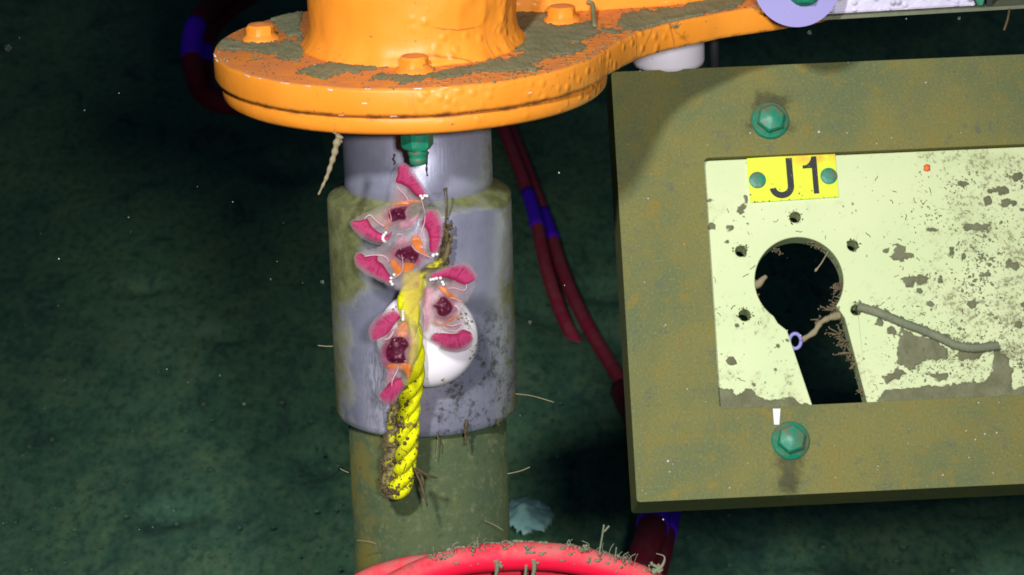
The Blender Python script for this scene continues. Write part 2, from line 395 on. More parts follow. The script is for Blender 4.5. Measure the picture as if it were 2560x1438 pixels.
# ------------------------------------------------------------------ the setting: seabed
def seabed():
    xs = np.concatenate([[-120, -40, -12, -5, -3], np.arange(-2.2, 2.6, .028), [3.2, 5, 12, 40, 120]])
    ys = np.concatenate([[-60, -20, -8, -4, -2, -1, -.3], np.arange(0, 7.2, .028), [7.6, 8.4, 10, 14, 25, 60, 150]])
    X, Y = np.meshgrid(xs, ys)
    Z = fnoise(X, Y * .5, .7, 2, 2.0) * .012 + fnoise(X, Y * .3, 5, 4, 5.0) * .0022 + fnoise(X, Y * .4, 16, 2, 8.0) * .002
    for _ in range(30):                              # burrows and small mounds
        cx, cy = random.uniform(-1.4, 1.5), random.uniform(1.3, 6.2); r = random.uniform(.025, .07); s = random.choice((-1, -1, 1))
        Z += s * r * .36 * np.exp(-((X - cx) ** 2 + (Y - cy) ** 2) / (r * r))
    for _ in range(4):                               # feeding trails
        p = np.array([random.uniform(-1.2, 1.2), random.uniform(1.6, 5)]); a = random.uniform(0, 6.28)
        for k in range(26):
            a += random.uniform(-.35, .35); p = p + .045 * np.array([math.cos(a), math.sin(a)])
            Z -= .012 * np.exp(-((X - p[0]) ** 2 + ((Y - p[1]) * .5) ** 2) / .0009)
    ny, nx = X.shape
    V = np.stack([X, Y, Z - .02], -1).reshape(-1, 3)
    Fc = [(j * nx + i, j * nx + i + 1, (j + 1) * nx + i + 1, (j + 1) * nx + i) for j in range(ny - 1) for i in range(nx - 1)]
    o = mk('seabed', V, Fc, 'mud', local=True, kind='structure'); o['label'] = 'dark green muddy seabed with small burrows and trails'
    return o
floor_o = seabed()
bag = Bag()                                              # crumbs and shell bits lying on the mud
for _ in range(900):
    q = at_z(random.uniform(-40, 2600), random.uniform(300, 1500), -.02); s_ = random.choice((.0015, .002, .003, .003, .005)) * random.uniform(.7, 1.4)
    bag.lump((q[0], q[1], -.018 + s_ * .2), s_, (1, 1, .6), .5)
mk('seabed_crumbs', bag.V, bag.F, sediment('mud_crumb', (.06, .11, .08), (.13, .22, .15), (.25, .32, .26)), floor_o, local=True, kind='stuff')

# ------------------------------------------------------------------ steel post
post = empty('instrument_post', (0, 0, 0), 'vertical grey steel post with a wide scuffed sleeve, under the orange flange', 'post')
ZB, ZS = .779, 1.029                                    # sleeve bottom and shoulder
v, f_ = lathe([(.0865, -.05), (.0868, .3), (.0868, ZB + .02)], 0, 0, 96)
mk('lower_pipe', v, f_, 'pipe', post, label='olive green pipe below the steel sleeve')
v, f_ = lathe([(.089, ZB - .0005), (.094, ZB), (.0985, ZB + .004), (.1, ZB + .010), (.1, ZB + .08), (.1, ZS - .08), (.1, ZS - .005), (.0990, ZS - .0025), (.0965, ZS - .0002), (.0860, ZS + .0045), (.0815, ZS + .0075), (.08, ZS + .011)], 0, 0, 128)
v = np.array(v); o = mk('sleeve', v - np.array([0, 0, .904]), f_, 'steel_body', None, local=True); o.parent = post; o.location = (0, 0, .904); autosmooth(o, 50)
v, f_ = lathe([(.0808, ZS + .003), (.0805, ZS + .02), (.0805, 1.142)], 0, 0, 96)
mk('neck', v, f_, 'steel_neck', post)
bag = Bag()                                              # bits of growth that hang from the sleeve
for px, y0, y1, r in ((1165, 1050, 1112, .0022), (1096, 1080, 1122, .0009), (1246, 1046, 1064, .0017), (1068, 380, 440, .0016), (985, 385, 412, .0012), (905, 520, 545, .001), (1116, 470, 640, .0012)):
    Y = -.083 if y0 < 450 else -.103
    P = smooth_path([at_y(px + random.uniform(-3, 3), y, Y) for y in np.linspace(y0, y1, 5)], 3)
    bag.tube(P, [r * random.uniform(.5, 1.4) * (1 - .5 * i / len(P)) for i in range(len(P))], 6)
for _ in range(60):                                      # fuzz behind the top of the rope
    y = random.uniform(545, 700); p = at_y(1122 + random.uniform(-4, 8) - max(0, (y - 620)) * .25, y, -.112)
    bag.lump(p, random.uniform(.0008, .0022))
mk('hanging_growth', bag.V, bag.F, 'brown', post, kind='stuff')

# ------------------------------------------------------------------ orange flange with arm
fl = empty('flange_arm', (0, 0, 1.143), 'bright orange painted round flange with a wide arm to the right and a thick tube', 'flange')
ZT, ZG, ZL = 1.1955, 1.1650, 1.1430
RF = .2145
def wob(r, z, a, k): 
    e = .0009 * noise.noise(Vector((math.cos(a) * 6, math.sin(a) * 6, z * 30))); return r + e, z + e * .6
v, f_ = lathe([(.197, ZL), (.2035, ZL + .0008), (.2065, ZL + .004), (.2075, ZL + .010), (.2075, ZG - .005), (.206, ZG - .0022), (.200, ZG - .0015)], 0, 0, 160, wob)
mk('lower_disc', v, f_, 'orange', fl)
v, f_ = lathe([(.2015, ZG - .003), (.2015, ZG + .002)], 0, 0, 120); mk('groove_disc', v, f_, 'gap', fl)  # dark disc recessed in the groove between lower disc and upper plate
arm_edge = [(.206, -.058), (.2172, -.0356), (.2327, -.0045), (.2477, .0195), (.2708, .0473), (.2935, .0663), (.318, .0856), (.3396, .1024), (.3855, .1258), (.4162, .1426), (.452, .165)]
outl = [(RF * math.cos(a), RF * math.sin(a)) for a in np.linspace(math.radians(62), math.radians(340), 110)]
outl += [tuple(q[:2]) for q in smooth_path([(x, y, 0) for x, y in arm_edge], 5)]
outl += [(.478, .20), (.475, .25), (.45, .29), (.36, .31), (.27, .31), (.19, .27), (.13, .21)]
b_ = []; nO = len(outl)
O = np.array(outl); tn = np.roll(O, -1, 0) - np.roll(O, 1, 0); tn /= np.linalg.norm(tn, axis=1)[:, None]; inn = np.stack([-tn[:, 1], tn[:, 0]], 1)
rings = [(.006, ZG - .0005), (.0012, ZG + .0008), (0, ZG + .004), (0, ZT - .0045), (.0012, ZT - .0012), (.0045, ZT)]
V = []; Fc = []
for k, (ins, z) in enumerate(rings):
    for i in range(nO):
        p = O[i] + inn[i] * ins; e = .0009 * noise.noise(Vector((p[0] * 30, p[1] * 30, z * 60)))
        V.append((p[0] + inn[i][0] * e, p[1] + inn[i][1] * e, z + (e if k > 2 else 0)))
for k in range(len(rings) - 1):
    for i in range(nO):
        j = (i + 1) % nO; Fc.append((k * nO + i, k * nO + j, (k + 1) * nO + j, (k + 1) * nO + i))
Fc.append(tuple(range(nO))[::-1]); Fc.append(tuple(range((len(rings) - 1) * nO, len(rings) * nO)))
mk('upper_plate', V, Fc, 'orange', fl)
RT = .1115
def tubewob(r, z, a, k):
    c = math.cos(a); bl = max(0, c - .1) * max(0, -math.sin(a) + .35)      # heavy paint runs on the right front
    g = noise.fractal(Vector((math.cos(a) * 4.2, math.sin(a) * 4.2, z * 30)), .9, 2, 3)
    g2 = noise.noise(Vector((math.cos(a) * 16, math.sin(a) * 16, z * 60)))
    lo = max(0, 1 - (z - ZT) / .03)
    return r + g * .0009 + max(0, g) * bl * .0035 + g2 * .0009 * (lo + bl) + lo * .0006 * g, z
v, f_ = lathe([(.122, ZT - .001), (.1205, ZT + .003), (.1165, ZT + .008), (.1135, ZT + .014), (.112, ZT + .022)] + [(RT, ZT + .022 + .006 * i) for i in range(1, 36)] + [(RT, 1.62)], 0, 0, 180, tubewob)
mk('tube', v, f_, 'orange', fl)
wb = [(.085, .128), (.20, .128), (.30, .148), (.36, .172), (.355, .192), (.295, .170), (.2, .15), (.085, .15)]
v, f_ = prism(wb, [], ZT - .001, ZT + .11, lambda a, b, w: (a, b, w)); bevel(mk('stiffening_web', v, f_, 'orange', fl, smooth=False), .003)
def hexbolt(name, base, up, side, rw, rh, hh, mat, parent, dome=.25, washer=.25, local=False):
    up = Vector(up).normalized(); side = Vector(side); side = (side - up * side.dot(up)).normalized(); oth = up.cross(side); base = Vector(base)
    prof = [(rw, 0, 0), (rw, .12 * hh, 0), (rw * .93, washer * hh, 0), (rh * 1.04, (washer + .12) * hh, .35), (rh, (washer + .2) * hh, 1), (rh, .86 * hh, 1), (rh * .86, hh, .6), (rh * .45, hh * (1 + dome * .6), .2), (rh * .12, hh * (1 + dome), 0)]
    N = 36; V = []; Fc = []
    for r, z, hx in prof:
        for i in range(N):
            a = 2 * math.pi * i / N; k = math.cos(math.pi / 6) / math.cos((a % (math.pi / 3)) - math.pi / 6)
            hx_ = hx * (.6 if mat == 'orange' else 1); rr = r * ((1 - hx_) + hx_ * k * 1.04) * random.uniform(.99, 1.01)
            V.append(base + side * rr * math.cos(a) + oth * rr * math.sin(a) + up * z)
    for k in range(len(prof) - 1):
        for i in range(N):
            j = (i + 1) % N; Fc.append((k * N + i, k * N + j, (k + 1) * N + j, (k + 1) * N + i))
    Fc.append(tuple(range(N))[::-1]); Fc.append(tuple(range((len(prof) - 1) * N, len(prof) * N)))
    return autosmooth(mk(name, V, Fc, mat, parent, local=local), 28)
for px, py in ((652, 98), (1036, 178), (1405, 52)):
    p = at_z(px, py, ZT); hexbolt('flange_bolt', (p[0], p[1], ZT - .001), (0, 0, 1), (1, .3, 0), .0205, .0155, .0175, 'orange', fl, dome=.12, washer=.25)
p = at_y(1043, 352, -.165)
hexbolt('nut', (p[0], -.165, ZL + .0005), (0, 0, -1), (1, .2, 0), .0175, .0165, .024, 'green', fl, dome=.02, washer=.1)
v, f_ = lathe([(.0085, ZL - .02), (.0105, ZL - .024), (.0105, ZL - .030), (.0085, ZL - .032), (.0095, ZL - .034), (.0088, ZL - .040), (.005, ZL - .0415)][::-1], p[0], -.165, 20)
mk('bolt_end', v, f_, 'green', fl)
# silt that lies on the plate
polys = [zp(q, 500, 0, 3.122) for q in (
    [(120, 330), (200, 290), (330, 330), (560, 330), (800, 300), (860, 320), (930, 370), (900, 430), (820, 430), (760, 480), (640, 470), (560, 430), (430, 410), (300, 400), (180, 415), (120, 390)],
    [(550, 120), (600, 60), (700, 40), (795, 10), (800, 290), (720, 310), (640, 270), (610, 210), (550, 170)],
    [(720, 570), (830, 520), (1000, 490), (1190, 490), (1280, 430), (1400, 420), (1470, 490), (1520, 490), (1500, 525), (1290, 565), (1050, 595), (900, 625), (830, 595)],
    [(1250, 665), (1330, 620), (1390, 570), (1500, 580), (1680, 590), (1900, 550), (2150, 505), (2260, 465), (2400, 455), (2560, 415), (2560, 560), (2400, 545), (2150, 575), (1960, 625), (1830, 610), (1700, 645), (1560, 675), (1510, 630), (1370, 630)])]
polys += [zp(q, 1240, 0, 2.977) for q in (
    [(125, 50), (300, 90), (375, 90), (380, 180), (520, 190), (700, 150), (740, 210), (900, 220), (1020, 220), (920, 245), (760, 255), (700, 285), (560, 325), (720, 350), (560, 410), (420, 430), (260, 480), (350, 500), (230, 535), (0, 545), (0, 480), (130, 450), (200, 390), (120, 370), (110, 260), (125, 200)],
    [(930, 120), (1000, 80), (1200, 70), (1400, 50), (1480, -10), (1560, -40), (1840, -20), (1840, 30), (1780, 70), (1650, 95), (1560, 112), (1500, 160), (1330, 192), (1150, 242), (990, 235), (900, 200)])]
def plate_field(X, Y):
    f = np.full(X.shape, -99.0)
    for q in polys: f = np.maximum(f, signed(q, X, Y))
    n1 = fnoise(X, Y * 2.2, .05, 4, 3.3); n2 = fnoise(X, Y * 2.2, .17, 3, 7.7)
    sp = (n2 - .5) * 14
    return np.maximum(f + n1 * 9 + n2 * 4, np.where(Y > -5, sp, -5))
def plate_keep(X, Y):
    P = np.array([at_z(x, y, ZT)[:2] for x, y in zip(X.ravel(), Y.ravel())]).reshape(*X.shape, 2)
    r = np.hypot(P[..., 0], P[..., 1])
    return inside(O, P[..., 0], P[..., 1]) & (r > .120) & (edge_dist(O, P[..., 0], P[..., 1]) > .0035)
crust('silt_layer', np.arange(532, 1930, 3.4), np.arange(-34, 222, 1.7), plate_field, lambda x, y, h: at_z(x, y, ZT) + np.array([0, 0, h]), .0022, 'silt_thin', fl, keep=plate_keep, soft=5)
bag = Bag()                                              # bare primer chips along the rims
def rimpt(a, r, z): return (r * math.cos(a), r * math.sin(a), z)
for deg, z, l, w in ((-168, ZT - .003, .010, .0016), (-172, ZT - .001, .012, .0022), (-144, ZT - .002, .008, .0012), (-138, ZT - .0015, .004, .001), (-113, ZT - .003, .0045, .0016), (-102, ZT - .0005, .005, .0009), (-88, ZT - .0007, .007, .0012), (-84, ZT - .004, .003, .0009),
                     (-103, ZT - .0155, .0045, .0013), (-55, ZT - .018, .0035, .0012), (-62, ZT - .012, .003, .0008), (-128, ZT - .001, .010, .0009), (-120, ZT - .001, .006, .0008), (-95, ZG + .001, .006, .0006), (-110, ZG + .0012, .005, .0005)):
    a0 = math.radians(deg); P = [np.array(rimpt(a0 + t * l * 1.5 / RF, RF - .0004 + .0002 * random.random(), z + random.uniform(-.0004, .0004))) for t in np.linspace(-.5, .5, 5)]
    bag.tube(P, [w * .62 * k for k in (.2, .9, .6, 1, .15)], 6)
mk('primer_chips', bag.V, bag.F, 'chip', fl, kind='stuff')
bag = Bag()                                              # crumbs and little tufts along edges
for _ in range(60):
    a = math.radians(random.uniform(-175, -15)); bag.lump(rimpt(a, RF + random.uniform(-.012, .0002), ZT + .0004), random.uniform(.0005, .0016))
for _ in range(0):
    a = math.radians(random.uniform(-165, -15)); bag.lump(rimpt(a, .2078, random.uniform(ZL, ZL + .003)), random.uniform(.0004, .0015))
for _ in range(40):
    t = random.random(); k = int(t * (len(arm_edge) - 2)); q = np.array(arm_edge[k]) * (1 - t % 1) + np.array(arm_edge[k + 1]) * (t % 1)
    bag.lump((q[0] - .004, q[1] + .006, ZT + .0003), random.uniform(.0006, .002))
for px, py in ((1335, 178), (1690, 70), (1900, 25), (960, 140), (1300, 88), (1415, 30), (640, 150)):
    c = at_z(px, py, ZT)
    for _ in range(12):
        d = np.array([random.uniform(-1, 1), random.uniform(-.6, .6), random.uniform(.1, .7)]) * random.uniform(.004, .010)
        bag.tube(smooth_path([c, c + d * .5 + rng.normal(0, .001, 3), c + d], 2), .0005, 4)
c = at_z(1476, 56, ZT); bag.tube(smooth_path([at_z(1487, 68, ZT), at_z(1484, 50, ZT) + [0, 0, .006], at_z(1482, 38, ZT) + [0, 0, .012], at_z(1470, 36, ZT) + [0, 0, .014]], 4), .0028, 7)
mk('crumbs', bag.V, bag.F, 'silt', fl, kind='stuff')

# ------------------------------------------------------------------ link bar with big washer at the arm's end
lb = empty('link_bar', tuple(at_y(1991, -41, .085)), 'pale lavender painted bar at the top right, pinned to the orange arm', 'bar')
wc = at_y(1991, -41, .085); rw = 109 / FPX * 4.78
axis = Vector((0.02, -1, .18)).normalized(); ux = Vector((1, 0, 0)); ux = (ux - axis * ux.dot(axis)).normalized(); uz = axis.cross(ux) * -1
def on_axis(u, v, w): return Vector(wc) + ux * u + uz * v + axis * w
circ = [(rw * math.cos(a), rw * math.sin(a)) for a in np.linspace(0, 2 * math.pi, 72, endpoint=False)]
v, f_ = prism(circ, [], 0, .007, on_axis); bevel(autosmooth(mk('washer', v, f_, 'lavender', lb, label='big flat lavender blue washer'), 30), .0012)
hexbolt('washer_bolt', on_axis(.008, .006, .007), axis, ux, .019, .0165, .014, 'green', lb)
p0 = at_y(2010, 50, .115); p1 = at_y(2442, 25, .115); p2 = at_y(2760, 12, .115)
d = Vector(p1 - p0); d.normalize(); upv = Vector((0, .06, 1)).normalized()
def bar_pt(s, h, w): return Vector(p0) + d * s + upv * h + Vector((0, 1, 0)) * w
L1 = (Vector(p1) - Vector(p0)).length; L2 = (Vector(p2) - Vector(p0)).length
v, f_ = prism([(.01, .004), (L1, .004), (L1 - .008, .02), (L1 - .01, .10), (.01, .10)], [], 0, .05, bar_pt); bevel(mk('bar', v, f_, 'bar_paint', lb, smooth=False), .003)
v, f_ = prism([(.01, -.0005), (L2, -.0005), (L2, .0032), (.01, .0032)], [], -.004, .055, bar_pt); mk('lower_lip', v, f_, M['silt_grey'], lb, smooth=False)
v, f_ = prism([(L1 + .0012, .0045), (L1 + .007, .0045), (L1 + .009, .012), (L1 + .008, .09), (L1 - .006, .09), (L1 - .006, .02)], [], -.002, .05, bar_pt); bevel(mk('end_stop', v, f_, 'green', lb, smooth=False), .0015)
v, f_ = prism([(L1 + .011, .0045), (L1 + .017, .0045), (L1 + .018, .09), (L1 + .011, .09)], [], 0, .05, bar_pt); mk('spacer', v, f_, 'dark', lb, smooth=False)
v, f_ = prism([(L1 + .02, .0045), (L2, .0045), (L2, .09), (L1 + .02, .09)], [], .03, .05, bar_pt); mk('back_block', v, f_, 'dark', lb, smooth=False)
P = [at_y(x, y, .11) for x, y in ((2524, 22), (2520, 45), (2515, 62), (2510, 76))]; v, f_ = tube(smooth_path(P, 4), .0014, 6); mk('hanging_strand', v, f_, 'brown', lb)

# ------------------------------------------------------------------ olive frame with keyhole panel
def rotm(yaw, tilt, roll):
    return Matrix.Rotation(yaw, 4, 'Z') @ Matrix.Rotation(tilt, 4, 'X') @ Matrix.Rotation(roll, 4, 'Y')
FO = Vector((.2284, 0, .6658)); FR = rotm(math.radians(3), math.radians(-27), math.radians(.03))
FRi = FR.inverted(); FH, FW, IL, IB, IT = .4911, .80, .0985, .1002, .3869
fr = empty('keyhole_frame', FO, 'olive brown coated frame round a pale panel with a keyhole opening', 'frame', rot=FR)
def loc(px, py, d=0.0):            # pixel -> frame coordinates (u across, v up) on the plane d behind the front
    o = FRi @ (Vector(CAM) - FO); r_ = FRi @ Vector(ray(px, py)); t = (d - o.y) / r_.y; q = o + r_ * t; return q.x, q.z
def f3(u, v, w): return (u, w, v)
def rounded(x0, y0, x1, y1, r, n=5):
    out = []
    for cx, cy, a0 in ((x1 - r, y0 + r, -90), (x1 - r, y1 - r, 0), (x0 + r, y1 - r, 90), (x0 + r, y0 + r, 180)):
        for k in range(n + 1): a = math.radians(a0 + 90 * k / n); out.append((cx + r * math.cos(a), cy + r * math.sin(a)))
    return out
def finer(L, step):
    out = []
    for i in range(len(L)):
        a = np.array(L[i]); b = np.array(L[(i + 1) % len(L)]); k = max(1, int(np.linalg.norm(b - a) / step))
        out += [tuple(a + (b - a) * t / k) for t in range(k)]
    return out
v, f_ = prism(rounded(0, 0, FW, FH, .004, 3), [rounded(IL, IB, FW - IL, IT, .006, 4)], 0, .088, f3)
bevel(mk('surround', v, f_, 'frame', fr, smooth=False, local=True), .0022)
PD = .011                                                # panel lies this far behind the frame's front
kc = loc(1998, 702, PD); kr = 118 / FPX * 4.66
kpx = [(2112, 790), (2172, 1030), (2034, 1030), (1962, 812)]
slot = [loc(x, y, PD) for x, y in ((2107, 775), (2170, 1012), (2185, 1075), (2045, 1075), (2030, 1010), (1968, 822))]
a_r = math.atan2(slot[0][1] - kc[1], slot[0][0] - kc[0]); a_l = math.atan2(slot[-1][1] - kc[1], slot[-1][0] - kc[0])
arc = np.linspace(a_r, a_l + 2 * math.pi, 56); key = [(kc[0] + kr * math.cos(a), kc[1] + kr * math.sin(a)) for a in arc[:-1]]
lft = [loc(x, y, PD) for x, y in ((1945, 808), (1968, 826), (2030, 1010), (2045, 1070))]; rgt = [loc(x, y, PD) for x, y in ((2185, 1070), (2166, 1000), (2112, 795))]
key = key[:-3] + lft + rgt
sh = [(loc(x, y, PD), r * 4.66 / FPX) for x, y, r in ((1988, 543, 15), (2132, 614, 15), (1852, 628, 15), (1862, 788, 16), (2140, 775, 14))]
holes = [[(c[0] + r * math.cos(a), c[1] + r * math.sin(a)) for a in np.linspace(0, 2 * math.pi, 20, endpoint=False)] for c, r in sh]
PX0, PX1, PZ0, PZ1 = IL - .004, FW - IL + .004, IB - .03, IT + .004
v, f_ = prism([(IL + .0008, IB - .03), (FW - IL - .0008, IB - .03), (FW - IL - .0008, IT - .0008), (IL + .0008, IT - .0008)], [[(u, max(vv, IB - .02)) for u, vv in key]] + holes, PD, PD + .034, f3)
pan = mk('keyhole_panel', v, f_, 'panel', fr, smooth=False, local=True); bevel(pan, .0012)
pan['label'] = 'pale mint plastic panel with a keyhole shaped cut'
for (c, r) in sh:
    V = [f3(c[0] + r * 1.2 * math.cos(a), c[1] + r * 1.2 * math.sin(a), PD + .010) for a in np.linspace(0, 2 * math.pi, 14, endpoint=False)]
    pass
bag = Bag()
for (c, r) in sh:                                        # silt packed round and in the screw holes
    for _ in range(26):
        a = random.uniform(0, 6.28); q = r * random.uniform(.75, 1.5); bag.lump(f3(c[0] + q * math.cos(a), c[1] + q * math.sin(a), PD + random.uniform(-.0004, .001)), random.uniform(.0005, .0013))
mk('hole_silt', bag.V, bag.F, 'brown', fr, local=True, kind='stuff')
for px, py, up in ((1925, 302, 1), (1976, 1102, 1)):
    u, vv = loc(px, py, 0); hexbolt('frame_bolt', f3(u, vv, -.0005), (0, -1, 0), (1, 0, .3), .0215, .0155, .0165, 'green', fr, dome=.2, local=True)
# tag
def taguv(u, vv): p = zp([(975 + u * .998 + vv * .0845, 100 - u * .0646 + vv * .9964)], 1500, 360, 2.6635)[0]; return loc(p[0], p[1], PD)
tc0 = taguv(0, 295); tag = bpy.data.objects.new('tag', None); COL.objects.link(tag); tag.parent = fr; tag.location = f3(tc0[0], tc0[1], PD)
bpy.data.objects.remove(tag)
def tpoly(L, w0, w1):
    P = [taguv(u, vv) for u, vv in L]
    return prism([(p[0] - tc0[0], p[1] - tc0[1]) for p in P], [], w0, w1, f3)
v, f_ = tpoly(rounded(0, 0, 589, 295, 6, 3), -.0028, -.0003); tag = mk('tag', v, f_, 'tag', fr, smooth=False, local=True); tag.location = f3(tc0[0], tc0[1], PD); tag['label'] = 'yellow plate lettered J1'
bevel(tag, .0004)
cJ, rJ, wJ = (217, 203), 61, 21
J = [(257, 16), (299, 16), (299, 203)] + [(cJ[0] + (rJ + wJ) * math.cos(a), cJ[1] + (rJ - 4 + wJ) * math.sin(a)) for a in np.linspace(.05, math.pi - .12, 16)] + [(cJ[0] + (rJ - wJ) * math.cos(a), cJ[1] + (rJ - 4 - wJ) * math.sin(a)) for a in np.linspace(math.pi - .12, .05, 14)]
one = [(428, 16), (462, 16), (462, 264), (426, 264), (426, 92), (366, 92), (366, 72), (392, 70), (414, 52), (424, 32)]
for nm, L in (('letter', J), ('numeral', one)):
    v, f_ = tpoly(L, -.0034, -.0026); mk(nm, v, f_, 'black', tag, smooth=False, local=True)
for u, vv in ((60, 149), (535, 153)):
    c = taguv(u, vv); o = hexbolt('screw', f3(c[0] - tc0[0], c[1] - tc0[1], -.0027), (0, -1, 0), (1, 0, 0), .0096, .0088, .0022, 'green', tag, dome=.1, local=True)
    v, f_ = box(f3(c[0] - tc0[0], c[1] - tc0[1], -.0052), (.0055, .0003, .0007))
bag = Bag()
for _ in range(26):
    c = taguv(random.uniform(5, 585), random.choice((random.uniform(180, 290), 292))); bag.lump(f3(c[0], c[1], PD - .0030), random.uniform(.0004, .0011))
mk('tag_silt', bag.V, bag.F, 'silt', fr, local=True, kind='stuff')
# paint mark and orange spot
v, f_ = prism([loc(x, y, 0) for x, y in ((1932, 1022), (1951, 1022), (1948, 1062), (1935, 1062))], [], -.0008, .001, f3); mk('paint_mark', v, f_, 'chip', fr, smooth=False, local=True)
bag = Bag(); c = loc(2317, 420, PD); bag.lump(f3(c[0], c[1], PD), .0042, (1, .4, 1.2), .15); mk('orange_spot', bag.V, bag.F, 'spot', fr, local=True)
# silt on the panel
c6 = lambda L: zp(L, 2000, 360, 2.0536); c5 = lambda L: zp(L, 1500, 360, 2.6635); c7 = lambda L: zp(L, 1500, 820, 2.326)
ppoly = [c6(q) for q in ([(400, 1320), (440, 1265), (540, 1245), (680, 1245), (800, 1230), (930, 1220), (970, 1190), (995, 1170), (975, 1120), (1000, 1050), (1060, 1075), (1095, 1150), (1085, 1255), (1200, 1235), (1200, 1340), (400, 1340)],
    [(520, 945), (600, 980), (700, 1010), (765, 1050), (750, 1100), (650, 1110), (600, 1150), (560, 1160), (500, 1130), (488, 1070), (510, 1010)],
    [(420, 1195), (520, 1150), (560, 1180), (440, 1235)], [(810, 1035), (900, 1065), (960, 1055), (900, 1105), (820, 1110)], [(660, 1180), (760, 1170), (770, 1210), (710, 1230)])]
ppoly.append(c7([(660, 325), (720, 350), (790, 380), (860, 350), (950, 412), (1100, 408), (1200, 440), (1240, 450), (1240, 500), (660, 500)]))
blobs = [(x / 2.0536 + 2000, y / 2.0536 + 360, a / 2.0536, b / 2.0536) for x, y, a, b in ((510, 575, 62, 36), (440, 550, 18, 14), (580, 705, 62, 26), (900, 430, 64, 22), (720, 700, 22, 18), (890, 820, 34, 22), (1110, 170, 42, 26), (960, 290, 28, 24), (1070, 300, 44, 22), (1090, 625, 32, 26), (780, 560, 22, 26), (605, 755, 28, 18), (660, 825, 22, 16), (470, 960, 26, 22), (405, 915, 28, 22), (830, 205, 34, 14), (1000, 240, 36, 16), (845, 310, 16, 14), (270, 310, 12, 10), (285, 342, 14, 11), (905, 145, 10, 12), (1040, 240, 30, 30), (960, 670, 24, 18), (1130, 340, 20, 16), (680, 440, 40, 12), (835, 580, 14, 20), (1140, 820, 20, 18), (1120, 930, 22, 26))]
blobs += [(x / 2.6635 + 1500, y / 2.6635 + 360, a / 2.6635, b / 2.6635) for x, y, a, b in ((940, 450, 46, 36), (750, 545, 26, 32), (870, 560, 28, 22), (990, 530, 18, 16), (845, 655, 16, 14), (975, 360, 14, 26), (740, 375, 36, 14), (985, 535, 15, 12), (1190, 1350, 12, 14), (915, 1210, 14, 12), (845, 1078, 12, 11), (810, 1400, 22, 16), (1620, 415, 11, 10), (1700, 440, 16, 14))]
blobs += [(x / 2.326 + 1500, y / 2.326 + 820, a / 2.326, b / 2.326) for x, y, a, b in ((765, 190, 30, 22), (710, 150, 14, 16), (1035, 105, 12, 14), (1018, 240, 18, 12), (895, 330, 16, 10), (1090, 70, 14, 12), (960, 320, 9, 12))]
def panel_field(X, Y):
    n0 = fnoise(X, Y, .012, 3, 6.1) + .35
    n1 = fnoise(X, Y, .055, 4, 4.4); n2 = fnoise(X, Y, .19, 3, 1.7)
    f = np.full(X.shape, -99.0)
    for q in ppoly: f = np.maximum(f, signed(q, X, Y) + n1 * 8)
    for cx, cy, a, b in blobs:
        e = (1 - np.sqrt(((X - cx) / a) ** 2 + ((Y - cy) / b) ** 2)) * min(a, b); f = np.maximum(f, e + n1 * min(a, b) * .9)
    dens = .40 * np.clip((X - 2130) / 260, 0, 1) * (.6 + .8 * (n0 > 0) * n0) + .18 * np.exp(-((X - 1830) / 55) ** 2 - ((Y - 610) / 70) ** 2) + .25 * np.exp(-((X - 2240) / 110) ** 2 - ((Y - 900) / 60) ** 2)
    dens *= np.clip((Y - 400) / 60, 0, 1)
    return np.maximum(f, (n2 - .88 + dens * 1.35 + n1 * .25) * 9)
def panel_keep(X, Y):
    P = np.array([loc(x, y, PD) for x, y in zip(X.ravel(), Y.ravel())]).reshape(*X.shape, 2); U, Vv = P[..., 0], P[..., 1]
    k = (U > IL + .001) & (Vv > IB + .0005) & (Vv < IT - .001) & ~inside(key, U, Vv)
    for c, r in sh: k &= np.hypot(U - c[0], Vv - c[1]) > r
    return k
crust('panel_silt', np.arange(1760, 2640, 2.7), np.arange(380, 1030, 2.7), panel_field, lambda x, y, h: f3(*loc(x, y, PD), PD - h), .0022, 'grey_thin', fr, local=True, keep=panel_keep, soft=5)
bag = Bag()                                              # dark threads and crumbs on the panel, sparkling grit on the frame
for _ in range(110):
    px = random.choice((random.uniform(1775, 1990), random.gauss(2400, 110), random.gauss(2250, 90))); py = random.uniform(440, 1000)
    if px > 2620 or py < 520 and px < 2150: continue
    u, vv = loc(px, py, PD)
    if inside(key, np.array([u]), np.array([vv]))[0] or u < IL: continue
    s_ = random.uniform(.0006, .0028); a = random.uniform(0, 6.28)
    P = [f3(u, vv, PD - .0006)]
    for _k in range(3): a += random.uniform(-.9, .9); P.append((P[-1][0] + s_ * math.cos(a), PD - random.uniform(.0003, .0018), P[-1][2] + s_ * math.sin(a)))
    bag.tube(np.array(P), random.uniform(.0002, .0004), 4)
mk('panel_threads', bag.V, bag.F, 'brown', fr, local=True, kind='stuff')
bag = Bag()
for _ in range(90):
    u, vv = random.uniform(0, .44), random.uniform(0, FH)
    if IL < u and IB < vv < IT: continue
    if random.random() < .55 and vv > .1: continue
    bag.lump(f3(u, vv, -.0003), random.choice((.0006, .0007, .0008, .0011)))
for px, py, r in ((1670, 1153, .0018), (1674, 1180, .0011), (2047, 331, .0019), (2462, 1086, .0014), (2357, 1188, .0012), (1620, 497, .0011)): u, vv = loc(px, py, 0); bag.lump(f3(u, vv, -.0005), r)
for _ in range(40):
    u, vv = loc(random.uniform(1790, 2560), random.uniform(500, 1000), PD)
    if not inside(key, np.array([u]), np.array([vv]))[0]: bag.lump(f3(u, vv, PD - .001), .0008)
mk('bright_grit', bag.V, bag.F, 'snow', fr, local=True, kind='stuff')
